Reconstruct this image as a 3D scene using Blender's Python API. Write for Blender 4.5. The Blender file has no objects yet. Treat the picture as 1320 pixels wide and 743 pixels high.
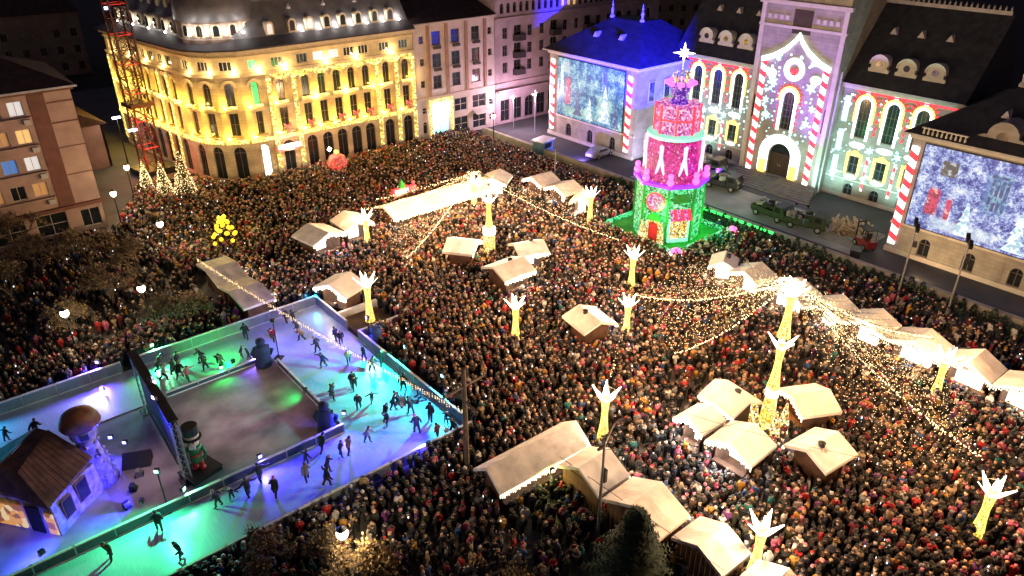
import bpy, bmesh, math, random
import numpy as np
from mathutils import Vector, Matrix
R = math.radians; PI = math.pi
random.seed(7); np.random.seed(7)
S = bpy.context.scene; COL = S.collection

# ---------------------------------------------------------------- camera
CAMH = 34.0
cam = bpy.data.objects.new('camera', bpy.data.cameras.new('camera')); COL.objects.link(cam)
cam.location = (0, 0, CAMH); cam.rotation_euler = (R(90 - 28.4), 0, R(-39.9))
cam.data.sensor_width = 36; cam.data.lens = 36 * 960 / 1320.0
cam.data.clip_start = .5; cam.data.clip_end = 3000
S.camera = cam
# ---------------------------------------------------------------- night sky + moon
W = bpy.data.worlds.new('World'); S.world = W; W.use_nodes = True
nt = W.node_tree; bgn = nt.nodes['Background']
sky = nt.nodes.new('ShaderNodeTexSky'); sky.sky_type = 'NISHITA'; sky.sun_disc = False
sky.sun_elevation = R(3); sky.sun_rotation = R(200)
glow = nt.nodes.new('ShaderNodeMixRGB'); glow.blend_type = 'MIX'; glow.inputs[0].default_value = .75
glow.inputs[2].default_value = (.62, .42, .80, 1)           # city glow on low cloud
nt.links.new(sky.outputs[0], glow.inputs[1]); nt.links.new(glow.outputs[0], bgn.inputs[0])
bgn.inputs[1].default_value = .05
sun = bpy.data.objects.new('moon', bpy.data.lights.new('moon', 'SUN')); COL.objects.link(sun)
sun.data.energy = .02; sun.data.angle = R(.5); sun.data.color = (.75, .8, 1); sun.rotation_euler = (R(55), 0, R(200))
S.view_settings.view_transform = 'Standard'; S.view_settings.look = 'None'
S.view_settings.exposure = 0.35; S.view_settings.gamma = 1.0; S.view_settings.use_curve_mapping = False
S.cycles.use_denoising = True; S.cycles.max_bounces = 4; S.cycles.diffuse_bounces = 2; S.cycles.glossy_bounces = 2
S.cycles.transmission_bounces = 2; S.cycles.sample_clamp_indirect = 2.5; S.cycles.sample_clamp_direct = 0
S.cycles.caustics_reflective = False; S.cycles.caustics_refractive = False

# ---------------------------------------------------------------- materials
M = {}
def pm(name, col, rough=.7, var=.18, scale=3., bump=0., metal=0., spec=.4, col2=None, brick=None):
    m = bpy.data.materials.new(name); m.use_nodes = True; n = m.node_tree; b = n.nodes['Principled BSDF']
    b.inputs['Roughness'].default_value = rough; b.inputs['Metallic'].default_value = metal
    b.inputs['Specular IOR Level'].default_value = spec
    tc = n.nodes.new('ShaderNodeTexCoord'); nz = n.nodes.new('ShaderNodeTexNoise')
    nz.inputs['Scale'].default_value = scale; nz.inputs['Detail'].default_value = 5
    n.links.new(tc.outputs['Object'], nz.inputs['Vector'])
    rp = n.nodes.new('ShaderNodeValToRGB'); n.links.new(nz.outputs['Fac'], rp.inputs[0])
    c2 = col2 or tuple(c * (1 - var * 1.6) for c in col)
    c1 = tuple(min(1, c * (1 + var * .6)) for c in col) if col2 is None else col
    rp.color_ramp.elements[0].position = .3; rp.color_ramp.elements[1].position = .7
    rp.color_ramp.elements[0].color = (*c2, 1); rp.color_ramp.elements[1].color = (*c1, 1)
    cout = rp.outputs[0]
    if brick:                      # stone courses with thin dark joints, in the wall's own x/z plane
        sx = n.nodes.new('ShaderNodeSeparateXYZ'); n.links.new(tc.outputs['Object'], sx.inputs[0]); ad = n.nodes.new('ShaderNodeMath'); n.links.new(sx.outputs[0], ad.inputs[0]); n.links.new(sx.outputs[1], ad.inputs[1])
        cb = n.nodes.new('ShaderNodeCombineXYZ'); n.links.new(ad.outputs[0], cb.inputs[0]); n.links.new(sx.outputs[2], cb.inputs[1])
        bt_ = n.nodes.new('ShaderNodeTexBrick'); bt_.inputs['Scale'].default_value = 1; bt_.inputs['Brick Width'].default_value = brick[0]; bt_.inputs['Row Height'].default_value = brick[1]; bt_.inputs['Mortar Size'].default_value = .012; bt_.inputs['Bias'].default_value = -.2
        bt_.inputs['Color1'].default_value = (1, 1, 1, 1); bt_.inputs['Color2'].default_value = (.86, .85, .84, 1); bt_.inputs['Mortar'].default_value = (.62, .60, .60, 1); n.links.new(cb.outputs[0], bt_.inputs['Vector'])
        mu = n.nodes.new('ShaderNodeMixRGB'); mu.blend_type = 'MULTIPLY'; mu.inputs[0].default_value = 1; n.links.new(cout, mu.inputs[1]); n.links.new(bt_.outputs['Color'], mu.inputs[2]); cout = mu.outputs[0]
    n.links.new(cout, b.inputs['Base Color'])
    if bump:
        bp = n.nodes.new('ShaderNodeBump'); bp.inputs['Strength'].default_value = bump; bp.inputs['Distance'].default_value = .03
        nz2 = n.nodes.new('ShaderNodeTexNoise'); nz2.inputs['Scale'].default_value = scale * 9; n.links.new(tc.outputs['Object'], nz2.inputs['Vector'])
        n.links.new(nz2.outputs['Fac'], bp.inputs['Height']); n.links.new(bp.outputs[0], b.inputs['Normal'])
    M[name] = m; return m
def em(name, col, s, sample=True):
    m = bpy.data.materials.new(name); m.use_nodes = True; b = m.node_tree.nodes['Principled BSDF']
    b.inputs['Base Color'].default_value = (*[min(.8, c) for c in col], 1); b.inputs['Roughness'].default_value = .5
    b.inputs['Emission Color'].default_value = (*col, 1); b.inputs['Emission Strength'].default_value = s
    m.cycles.emission_sampling = 'AUTO' if sample else 'NONE'
    M[name] = m; return m
def speckle_em(name, stops, s, scale, scale2=None, sample=True, stretch=(1, 1, 1), base=.1):
    """emissive LED net: many small bulbs of a few colours"""
    m = bpy.data.materials.new(name); m.use_nodes = True; n = m.node_tree; b = n.nodes['Principled BSDF']
    tc = n.nodes.new('ShaderNodeTexCoord'); mp = n.nodes.new('ShaderNodeMapping'); mp.inputs['Scale'].default_value = stretch
    n.links.new(tc.outputs['Object'], mp.inputs[0])
    vo = n.nodes.new('ShaderNodeTexVoronoi'); vo.inputs['Scale'].default_value = scale; n.links.new(mp.outputs[0], vo.inputs['Vector'])
    sep = n.nodes.new('ShaderNodeSeparateColor'); n.links.new(vo.outputs['Color'], sep.inputs[0])
    src = sep.outputs[0]
    if scale2:
        nz = n.nodes.new('ShaderNodeTexNoise'); nz.inputs['Scale'].default_value = scale2; nz.inputs['Detail'].default_value = 3
        n.links.new(mp.outputs[0], nz.inputs['Vector'])
        mx = n.nodes.new('ShaderNodeMath'); mx.operation = 'MULTIPLY_ADD'; mx.inputs[1].default_value = .45; mx.inputs[2].default_value = -.22
        n.links.new(src, mx.inputs[0]); ad = n.nodes.new('ShaderNodeMath'); ad.operation = 'ADD'
        n.links.new(mx.outputs[0], ad.inputs[0]); n.links.new(nz.outputs['Fac'], ad.inputs[1]); src = ad.outputs[0]
    rp = n.nodes.new('ShaderNodeValToRGB'); rp.color_ramp.interpolation = 'CONSTANT' if not scale2 else 'LINEAR'
    e = rp.color_ramp.elements
    while len(e) < len(stops): e.new(.5)
    for k, (p, c) in enumerate(stops): e[k].position = p; e[k].color = (*c, 1)
    n.links.new(src, rp.inputs[0]); n.links.new(rp.outputs[0], b.inputs['Emission Color'])
    b.inputs['Emission Strength'].default_value = s; b.inputs['Base Color'].default_value = (base, base, base, 1)
    m.cycles.emission_sampling = 'AUTO' if sample else 'NONE'
    M[name] = m; return m

# ---------------------------------------------------------------- mesh helpers
class MB:
    def __init__(s): s.v = []; s.f = []; s.m = []
    def add(s, vs, fs, mi=0):
        o = len(s.v); s.v += [tuple(v) for v in vs]; s.f += [tuple(i + o for i in f) for f in fs]; s.m += [mi] * len(fs); return s
    def box(s, x0, x1, y0, y1, z0, z1, mi=0, rz=0, c=None):
        vs = [(x, y, z) for z in (z0, z1) for y in (y0, y1) for x in (x0, x1)]
        if rz:
            cx, cy = c or ((x0 + x1) / 2, (y0 + y1) / 2); ca, sa = math.cos(rz), math.sin(rz)
            vs = [(cx + (x - cx) * ca - (y - cy) * sa, cy + (x - cx) * sa + (y - cy) * ca, z) for x, y, z in vs]
        return s.add(vs, [(0, 2, 3, 1), (4, 5, 7, 6), (0, 1, 5, 4), (2, 6, 7, 3), (0, 4, 6, 2), (1, 3, 7, 5)], mi)
    def prism(s, pts, z0, z1, mi=0, top=None):
        n = len(pts); t = top or pts
        vs = [(x, y, z0) for x, y in pts] + [(x, y, z1) for x, y in t]
        return s.add(vs, [tuple(range(n - 1, -1, -1)), tuple(range(n, 2 * n))] + [(i, (i + 1) % n, n + (i + 1) % n, n + i) for i in range(n)], mi)
    def xz(s, pts, y0, y1, mi=0):
        """polygon in x,z extruded along y"""
        n = len(pts); vs = [(x, y0, z) for x, z in pts] + [(x, y1, z) for x, z in pts]
        return s.add(vs, [tuple(range(n)), tuple(range(2 * n - 1, n - 1, -1))] + [(i, n + i, n + (i + 1) % n, (i + 1) % n) for i in range(n)], mi)
    def band(s, outer, inner, y0, y1, mi=0, closed=False):
        """ribbon between two x,z outlines extruded along y"""
        n = len(outer); k = n if closed else n - 1
        for i in range(k):
            j = (i + 1) % n
            s.xz([outer[i], outer[j], inner[j], inner[i]], y0, y1, mi)
        return s
    def lathe(s, prof, n=12, c=(0, 0), mi=0, ph=0, squash=1):
        vs = []
        for r, z in prof:
            for k in range(n):
                a = ph + 2 * PI * k / n; vs.append((c[0] + r * math.cos(a), c[1] + r * math.sin(a) * squash, z))
        fs = []
        for i in range(len(prof) - 1):
            for k in range(n):
                k2 = (k + 1) % n; fs.append((i * n + k, i * n + k2, (i + 1) * n + k2, (i + 1) * n + k))
        fs.append(tuple(range(n - 1, -1, -1))); L = len(prof) - 1; fs.append(tuple(L * n + k for k in range(n)))
        return s.add(vs, fs, mi)
    def tube(s, pts, r, n=5, mi=0):
        pts = [Vector(p) for p in pts]; rs = r if isinstance(r, (list, tuple)) else [r] * len(pts)
        vs = []
        for i, p in enumerate(pts):
            d = (pts[min(i + 1, len(pts) - 1)] - pts[max(i - 1, 0)]).normalized()
            a = d.cross(Vector((0, 0, 1)) if abs(d.z) < .9 else Vector((1, 0, 0))).normalized(); b = d.cross(a)
            for k in range(n):
                t = 2 * PI * k / n; vs.append(p + (a * math.cos(t) + b * math.sin(t)) * rs[i])
        fs = [(i * n + k, i * n + (k + 1) % n, (i + 1) * n + (k + 1) % n, (i + 1) * n + k) for i in range(len(pts) - 1) for k in range(n)]
        fs += [tuple(range(n)), tuple(range((len(pts) - 1) * n + n - 1, (len(pts) - 1) * n - 1, -1))]
        return s.add(vs, fs, mi)
    def octa(s, p, r, mi=0):
        x, y, z = p
        return s.add([(x + r, y, z), (x - r, y, z), (x, y + r, z), (x, y - r, z), (x, y, z + r), (x, y, z - r)],
                     [(0, 2, 4), (2, 1, 4), (1, 3, 4), (3, 0, 4), (2, 0, 5), (1, 2, 5), (3, 1, 5), (0, 3, 5)], mi)
    def mesh(s, name, mats, smooth=False):
        me = bpy.data.meshes.new(name); me.from_pydata(s.v, [], s.f)
        for m in (mats if isinstance(mats, (list, tuple)) else [mats]): me.materials.append(M[m] if isinstance(m, str) else m)
        me.polygons.foreach_set('material_index', s.m)
        if smooth: me.polygons.foreach_set('use_smooth', [True] * len(s.f))
        me.update(); return me
def link(name, me, parent=None, loc=(0, 0, 0), rz=0):
    o = bpy.data.objects.new(name, me); COL.objects.link(o); o.location = loc; o.rotation_euler = (0, 0, rz)
    if parent: o.parent = parent
    return o
def obj(name, mb, mats, parent=None, loc=(0, 0, 0), rz=0, smooth=False):
    return link(name, mb.mesh(name, mats, smooth), parent, loc, rz)
def tag(o, label, cat, group=None):
    o['label'] = label; o['category'] = cat
    if group: o['group'] = group
    return o
def thing(name, label, cat, loc=(0, 0, 0), rz=0, group=None):
    o = link(name, None, None, loc, rz); o.empty_display_size = .3
    return tag(o, label, cat, group)
def struct(o, parent=None): o['kind'] = 'structure'; return o
def stuff(o): o['kind'] = 'stuff'; return o
LD = {}
def lamp(parent, loc, col, w, kind='POINT', rad=.15, aim=None, cone=60, blend=.5, name='light'):
    key = (kind, col, w, rad, cone, blend)
    if key not in LD:
        d = bpy.data.lights.new(name, kind); d.color = col; d.energy = w
        if kind in ('POINT', 'SPOT'): d.shadow_soft_size = rad
        if kind == 'SPOT': d.spot_size = R(cone); d.spot_blend = blend
        LD[key] = d
    o = bpy.data.objects.new(name, LD[key]); COL.objects.link(o); o.location = loc
    if aim is not None: o.rotation_euler = (Vector(aim) - Vector(loc)).to_track_quat('-Z', 'Y').to_euler()
    if parent: o.parent = parent
    return o
def arcpts(cx, cz, r, a0, a1, n, rz=None):
    rz = rz or r
    return [(cx + r * math.cos(a0 + (a1 - a0) * k / n), cz + rz * math.sin(a0 + (a1 - a0) * k / n)) for k in range(n + 1)]
def wall_panel(mb, s0, s1, z0, z1, ops, d=.3, mi=0):
    """front wall in the plane y=0 facing -y, with real openings (s centre, z sill, w, h, arch) and reveals"""
    xs = sorted({s0, s1} | {o[0] - o[2] / 2 for o in ops} | {o[0] + o[2] / 2 for o in ops})
    zs = sorted({z0, z1} | {o[1] for o in ops} | {o[1] + o[3] for o in ops})
    for a, b in zip(xs, xs[1:]):
        for c, e in zip(zs, zs[1:]):
            mx, mz = (a + b) / 2, (c + e) / 2
            if any(abs(mx - o[0]) < o[2] / 2 and o[1] < mz < o[1] + o[3] for o in ops): continue
            mb.add([(a, 0, c), (b, 0, c), (b, 0, e), (a, 0, e)], [(0, 1, 2, 3)], mi)
    for (s, z, w, h, arch) in ops:
        a, b, e = s - w / 2, s + w / 2, z + h
        zs_ = e - w / 2 if arch else e
        mb.add([(a, 0, z), (b, 0, z), (b, d, z), (a, d, z)], [(0, 1, 2, 3)], mi)
        mb.add([(a, 0, z), (a, d, z), (a, d, zs_), (a, 0, zs_)], [(0, 1, 2, 3)], mi)
        mb.add([(b, 0, z), (b, 0, zs_), (b, d, zs_), (b, d, z)], [(0, 1, 2, 3)], mi)
        if arch:
            p = arcpts(s, zs_, w / 2, PI, 0, 8)
            for (x0, y0), (x1, y1) in zip(p, p[1:]):
                mb.add([(x0, 0, y0), (x1, 0, y1), (x1, 0, e), (x0, 0, e)], [(0, 1, 2, 3)], mi)
                mb.add([(x0, 0, y0), (x0, d, y0), (x1, d, y1), (x1, 0, y1)], [(0, 1, 2, 3)], mi)
        else:
            mb.add([(a, 0, e), (b, 0, e), (b, d, e), (a, d, e)], [(3, 2, 1, 0)], mi)
WC = {}
def window(parent, s, z, w, h, arch=False, frame='win_frame', pane='glass', mull=(1, 1), y=.12, name='window', ft=.07):
    k = (round(w, 3), round(h, 3), arch, frame, mull, y, ft)
    if k not in WC:
        b = MB(); t = ft
        zt = h - w / 2 if arch else h
        b.box(-w / 2, -w / 2 + t, y, y + .08, 0, zt); b.box(w / 2 - t, w / 2, y, y + .08, 0, zt); b.box(-w / 2 + t, w / 2 - t, y, y + .08, 0, t)
        if arch: b.band(arcpts(0, zt, w / 2, 0, PI, 8), arcpts(0, zt, w / 2 - t, 0, PI, 8), y, y + .08)
        else: b.box(-w / 2 + t, w / 2 - t, y, y + .08, h - t, h)
        for i in range(mull[0]):
            x = -w / 2 + w * (i + 1) / (mull[0] + 1); b.box(x - .03, x + .03, y + .01, y + .07, t, (h if arch else h) - t)
        for i in range(mull[1]):
            q = zt * (i + 1) / (mull[1] + 1) if mull[1] > 1 or not arch else zt * .98
            b.box(-w / 2 + t, w / 2 - t, y + .015, y + .065, q - .03, q + .03)
        p = MB()
        if arch: p.add([(-w / 2, y + .05, 0), (w / 2, y + .05, 0)] + [(x, y + .05, q) for x, q in arcpts(0, zt, w / 2, 0, PI, 8)], [tuple(range(11))])
        else: p.add([(-w / 2, y + .05, 0), (w / 2, y + .05, 0), (w / 2, y + .05, h), (-w / 2, y + .05, h)], [(0, 1, 2, 3)])
        WC[k] = (b.mesh('window', frame), p)
    fm, p = WC[k]
    o = link(name, fm, parent, (s, 0, z))
    kp = k + (pane,)
    if kp not in WC: WC[kp] = p.mesh('pane', pane)
    link('pane', WC[kp], o); return o

pm('plaza', (.085, .08, .078), .6, .3, .5, .3); pm('asphalt', (.07, .075, .085), .75, .25, .25, .3)
pm('pale_paving', (.40, .41, .41), .7, .2, .4, .2); pm('kerb', (.34, .32, .28), .8, .2, 1)
pm('far_ground', (.02, .018, .02), .9, .3, .02)
pm('ice', (.46, .54, .66), .3, .10, .35, .05, spec=.5)
_n = M['ice'].node_tree; _b = _n.nodes['Principled BSDF']; _src = _b.inputs['Base Color'].links[0].from_socket; _tc = _n.nodes.new('ShaderNodeTexCoord')
for _k, (_rot, _sc, _amt) in enumerate([(.6, 2.2, .5), (2.1, 3.1, .45), (1.3, 1.5, .4)]):      # skate scratches and snow dust
    _mp = _n.nodes.new('ShaderNodeMapping'); _mp.inputs['Rotation'].default_value = (0, 0, _rot); _mp.inputs['Scale'].default_value = (_sc * 6, _sc * .35, 1); _n.links.new(_tc.outputs['Object'], _mp.inputs[0])
    _nz = _n.nodes.new('ShaderNodeTexNoise'); _nz.inputs['Scale'].default_value = 1.6; _nz.inputs['Detail'].default_value = 6; _nz.inputs['Distortion'].default_value = .9; _n.links.new(_mp.outputs[0], _nz.inputs['Vector'])
    _rp = _n.nodes.new('ShaderNodeValToRGB'); _rp.color_ramp.elements[0].position = .55; _rp.color_ramp.elements[1].position = .7; _rp.color_ramp.elements[1].color = (_amt,) * 3 + (1,); _n.links.new(_nz.outputs['Fac'], _rp.inputs[0])
    _mx = _n.nodes.new('ShaderNodeMixRGB'); _mx.inputs[2].default_value = (.74, .79, .84, 1); _n.links.new(_rp.outputs[0], _mx.inputs[0]); _n.links.new(_src, _mx.inputs[1]); _src = _mx.outputs[0]
_n.links.new(_src, _b.inputs['Base Color']); pm('court', (.33, .27, .28), .85, .35, .45, .4)
pm('court_wet', (.42, .42, .45), .6, .3, .5, .2)
pm('board', (.20, .24, .28), .4, .12, 2); pm('board_dark', (.05, .07, .11), .5, .2, 2); pm('rail', (.75, .78, .8), .4, .1, 3)
pm('glass', (.02, .025, .032), .12, .2, 1, spec=.6); pm('win_frame', (.16, .13, .11), .6, .2, 2); pm('white_frame', (.6, .58, .55), .5, .1, 2)
pm('dark_metal', (.04, .04, .045), .45, .2, 3, metal=.6); pm('steel', (.45, .46, .48), .4, .15, 3, metal=.7); pm('black', (.012, .012, .014), .6, .3, 3)
pm('wood', (.20, .10, .045), .75, .35, 1.2, .3); pm('pale_wood', (.62, .48, .27), .75, .25, 1.2, .2); pm('pole_wood', (.16, .13, .11), .85, .3, 2, .3)
pm('tarp', (.82, .79, .76), .65, .13, 1.3, .5); pm('tarp_b', (.72, .69, .68), .65, .2, 1.3, .5)
pm('bark', (.15, .11, .085), .9, .3, 4, .4)
em('warm_bulb', (1., .72, .34), 7, False); em('white_bulb', (1., .93, .80), 9, False); em('net_bulb', (1., .68, .34), 2.6, False)
em('gold_glow', (1., .62, .10), 1.5, False); em('fringe', (1., .82, .60), 2.4, False); em('inside', (1., .86, .72), 2.6, True)
em('inside_orange', (1., .42, .10), 1.6, True)
em('lantern', (1., .88, .62), 9, False)

def split_boxes(name, specs, mat, parent, loc=(0, 0, 0), fr=None):
    for q in specs:
        b = MB().box(*q)
        if fr: xf(b, fr)
        obj(name, b, mat, parent, loc)
def xf(b, fr):
    ox, oy, rz = fr; ca, sa = math.cos(rz), math.sin(rz)
    b.v = [(ox + x * ca - y * sa, oy + x * sa + y * ca, z) for x, y, z in b.v]; return b
# ================================================================ THE SETTING
def sheet(name, x0, x1, y0, y1, z, mat):
    b = MB(); b.add([(x0, y0, z), (x1, y0, z), (x1, y1, z), (x0, y1, z)], [(0, 1, 2, 3)]); return struct(obj(name, b, mat))
sheet('ground', -900, 1500, -600, 1900, -.06, 'far_ground')
sheet('plaza', -30, 69.2, -12, 92, 0, 'plaza')
sheet('road', 69.8, 96, -12, 91.9, -.004, 'asphalt')
sheet('street', -60, 100, 92.0, 160, -.01, 'asphalt')
sheet('forecourt_path', 72.2, 79.5, 31, 62, .002, 'pale_paving')
b = MB()
for y in range(-10, 90, 4): b.box(69.22, 69.78, y, y + 3.985, -.05, .95)
struct(obj('road_kerb_wall', b, 'kerb'))

# ---------------------------------------------------------------- ice rink (a ring of ice round a bare court)
RZ = .06
b = MB()
for (x0, x1, y0, y1) in [(-14, 24.4, 51.6, 57.2), (17.5, 24.4, 39.4, 51.6), (-14, 24.4, 33.6, 39.4), (-14, 3, 46.2, 51.6)]:
    b.add([(x0, y0, RZ), (x1, y0, RZ), (x1, y1, RZ), (x0, y1, RZ)], [(0, 1, 2, 3)])
struct(obj('ice_rink', b, 'ice'))
sheet('rink_court', 3, 17.5, 39.4, 51.6, .02, 'court')
sheet('court_apron', -14, 3, 39.4, 46.2, .024, 'court_wet')
def barrier(p0, p1, label, dark=False, h=1.05, n=None, glass=False):
    p0, p1 = Vector((*p0, 0)), Vector((*p1, 0)); L = (p1 - p0).length; n = n or max(2, round(L / 2.2)); a = math.atan2(p1.y - p0.y, p1.x - p0.x)
    t = thing('rink_barrier', label, 'barrier', p0, a, 'boards round the ice rink')
    pw = L / n; me = MB().box(.02, pw - .02, -.05, .05, .12, h - .08).mesh('panel', 'board_dark' if dark else 'board')
    po = MB().box(-.04, .04, -.07, .07, 0, h + .02).mesh('post', 'steel')
    for i in range(n):
        link('panel', me, t, (i * pw, 0, 0)); link('post', po, t, (i * pw, 0, 0))
    link('post', po, t, (L, 0, 0))
    obj('top_rail', MB().box(0, L, -.08, .08, h - .08, h), 'rail', t)
    obj('kick_strip', MB().box(0, L, -.06, .06, 0, .12), 'rail', t)
    return t
barrier((-13, 57.2), (7.6, 57.2), 'boards on the far side of the blue lit ice behind the crooked house')
barrier((8.6, 57.2), (24.4, 57.2), 'boards along the far green lit edge of the rink')
barrier((24.4, 57.2), (24.4, 51.4), 'short boards at the far corner of the rink beside the light post')
barrier((24.4, 49.4), (24.4, 34.6), 'boards along the plaza side of the rink, right of the ice')
barrier((24.4, 33.6), (-4, 33.6), 'boards along the near edge of the ice in front of the watching crowd')
barrier((17.5, 39.4), (-4, 39.4), 'dark boards between the bare court and the near lane of ice', True, .8)
barrier((17.5, 50.2), (17.5, 39.6), 'dark low boards on the right side of the bare court', True, .7)
barrier((9.2, 51.6), (16.4, 51.6), 'low boards between the bare court and the far lane of ice', True, .5)

# ================================================================ PALACE WITH PROJECTED LIGHT BUILT AS GLOWING SHAPES
pm('palace_wall', (.38, .355, .33), .8, .16, .8, .25, brick=(1.1, .42)); pm('palace_trim', (.62, .58, .54), .7, .1, 1.5); pm('slate', (.035, .037, .048), .55, .3, 1.2, .3)
pm('zinc', (.5, .47, .5), .45, .15, 2); pm('stone_step', (.20, .19, .18), .8, .2, 1.5, .2); pm('door_wood', (.05, .035, .03), .6, .2, 2)
em('glow_white', (.84, 1., .96), 3.0); em('glow_gold', (1., .66, .10), 2.0); em('glow_red', (1., .03, .05), 1.6); em('projected_cyan', (.45, .95, 1.), 1.3)  # glow colours; on the palace they stand for projected light
em('led_pink', (1., .12, .55), 1.5)
def stripes(name, z0):
    m = bpy.data.materials.new(name); m.use_nodes = True; n = m.node_tree; b = n.nodes['Principled BSDF']
    tc = n.nodes.new('ShaderNodeTexCoord'); sx = n.nodes.new('ShaderNodeSeparateXYZ'); n.links.new(tc.outputs['Object'], sx.inputs[0])
    a = n.nodes.new('ShaderNodeMath'); a.operation = 'MULTIPLY_ADD'; a.inputs[1].default_value = .55; n.links.new(sx.outputs[0], a.inputs[0]); n.links.new(sx.outputs[2], a.inputs[2])
    c = n.nodes.new('ShaderNodeMath'); c.operation = 'PINGPONG'; c.inputs[1].default_value = .72; n.links.new(a.outputs[0], c.inputs[0])
    g = n.nodes.new('ShaderNodeMath'); g.operation = 'GREATER_THAN'; g.inputs[1].default_value = .33; n.links.new(c.outputs[0], g.inputs[0])
    mx = n.nodes.new('ShaderNodeMixRGB'); mx.inputs[1].default_value = (1, .03, .05, 1); mx.inputs[2].default_value = (1, .93, .9, 1); n.links.new(g.outputs[0], mx.inputs[0])
    n.links.new(mx.outputs[0], b.inputs['Emission Color']); b.inputs['Emission Strength'].default_value = 1.5; n.links.new(mx.outputs[0], b.inputs['Base Color'])
    M[name] = m
stripes('candy', 0)
def screen_mat(name, stops, patches, scale, seed):
    m = bpy.data.materials.new(name); m.use_nodes = True; n = m.node_tree; b = n.nodes['Principled BSDF']
    tc = n.nodes.new('ShaderNodeTexCoord'); mp = n.nodes.new('ShaderNodeMapping'); mp.inputs['Location'].default_value = (seed, 0, seed)
    n.links.new(tc.outputs['Object'], mp.inputs[0])
    nz = n.nodes.new('ShaderNodeTexNoise'); nz.inputs['Scale'].default_value = scale; nz.inputs['Detail'].default_value = 8; nz.inputs['Roughness'].default_value = .72
    n.links.new(mp.outputs[0], nz.inputs['Vector'])
    rp = n.nodes.new('ShaderNodeValToRGB'); e = rp.color_ramp.elements
    while len(e) < len(stops): e.new(.5)
    for k, (p, c) in enumerate(stops): e[k].position = p; e[k].color = (*c, 1)
    vo = n.nodes.new('ShaderNodeTexWhiteNoise'); sn = n.nodes.new('ShaderNodeVectorMath'); sn.operation = 'SNAP'; sn.inputs[1].default_value = (.13, .13, .13)
    n.links.new(tc.outputs['Object'], sn.inputs[0]); n.links.new(sn.outputs[0], vo.inputs['Vector'])
    ma = n.nodes.new('ShaderNodeMath'); ma.operation = 'MULTIPLY_ADD'; ma.inputs[1].default_value = .14; n.links.new(vo.outputs['Value'], ma.inputs[0])
    mb_ = n.nodes.new('ShaderNodeMath'); mb_.operation = 'SUBTRACT'; mb_.inputs[1].default_value = .07; n.links.new(nz.outputs['Fac'], mb_.inputs[0]); n.links.new(mb_.outputs[0], ma.inputs[2])
    n.links.new(ma.outputs[0], rp.inputs[0]); cur = rp.outputs[0]
    sx = n.nodes.new('ShaderNodeSeparateXYZ'); n.links.new(tc.outputs['Object'], sx.inputs[0])
    for (cx, cz, rx, rz_, colr, amt) in patches:
        outs = []
        for o, c, r in ((0, cx, rx), (2, cz, rz_)):
            a = n.nodes.new('ShaderNodeMath'); a.operation = 'SUBTRACT'; a.inputs[1].default_value = c; n.links.new(sx.outputs[o], a.inputs[0])
            q = n.nodes.new('ShaderNodeMath'); q.operation = 'ABSOLUTE'; n.links.new(a.outputs[0], q.inputs[0])
            d = n.nodes.new('ShaderNodeMapRange'); d.inputs['From Min'].default_value = r * .75; d.inputs['From Max'].default_value = r * 1.15
            d.inputs['To Min'].default_value = 1; d.inputs['To Max'].default_value = 0; n.links.new(q.outputs[0], d.inputs['Value']); outs.append(d.outputs[0])
        ml = n.nodes.new('ShaderNodeMath'); ml.operation = 'MULTIPLY'; n.links.new(outs[0], ml.inputs[0]); n.links.new(outs[1], ml.inputs[1])
        m2 = n.nodes.new('ShaderNodeMath'); m2.operation = 'MULTIPLY'; m2.inputs[1].default_value = amt; n.links.new(ml.outputs[0], m2.inputs[0])
        mx = n.nodes.new('ShaderNodeMixRGB'); mx.inputs[2].default_value = (*colr, 1); n.links.new(m2.outputs[0], mx.inputs[0]); n.links.new(cur, mx.inputs[1]); cur = mx.outputs[0]
    n.links.new(cur, b.inputs['Emission Color']); b.inputs['Emission Strength'].default_value = .72; b.inputs['Base Color'].default_value = (.02, .02, .02, 1)
    M[name] = m
screen_mat('screen_a', [(.28, (.005, .03, .18)), (.42, (.02, .12, .38)), (.5, (.10, .36, .62)), (.58, (.38, .72, .82)), (.68, (.95, 1., .9))],
           [(-4.3, -.2, .55, 1.9, (.6, .02, .18), .75), (3.1, -1.9, 1.3, 1.8, (.75, 1., .75), .5), (3.2, 1.2, .5, 1.5, (.02, .1, .35), .55), (-4.8, 3, .8, .8, (.9, .95, .95), .55), (-2, -3.2, 3.5, .7, (.6, .95, .55), .4)], .62, 3.)
screen_mat('screen_b', [(.3, (.02, .03, .2)), (.43, (.09, .11, .42)), (.5, (.28, .34, .75)), (.57, (.6, .72, 1.)), (.66, (1., 1., 1.))],
           [(-3.9, 2.3, .7, .8, (.12, .14, .18), .7), (-4.6, -1.2, .6, 1.3, (.8, .05, .2), .65), (-3.2, -1.6, .3, 1.2, (.85, .2, .4), .5), (.6, 1., 1.1, 2., (.12, .32, .62), .55), (4.4, 1.2, .6, 1.8, (.75, .1, .25), .5), (-1.6, -3.2, 3, .6, (.8, .95, 1.), .5)], .9, 9.)

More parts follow.
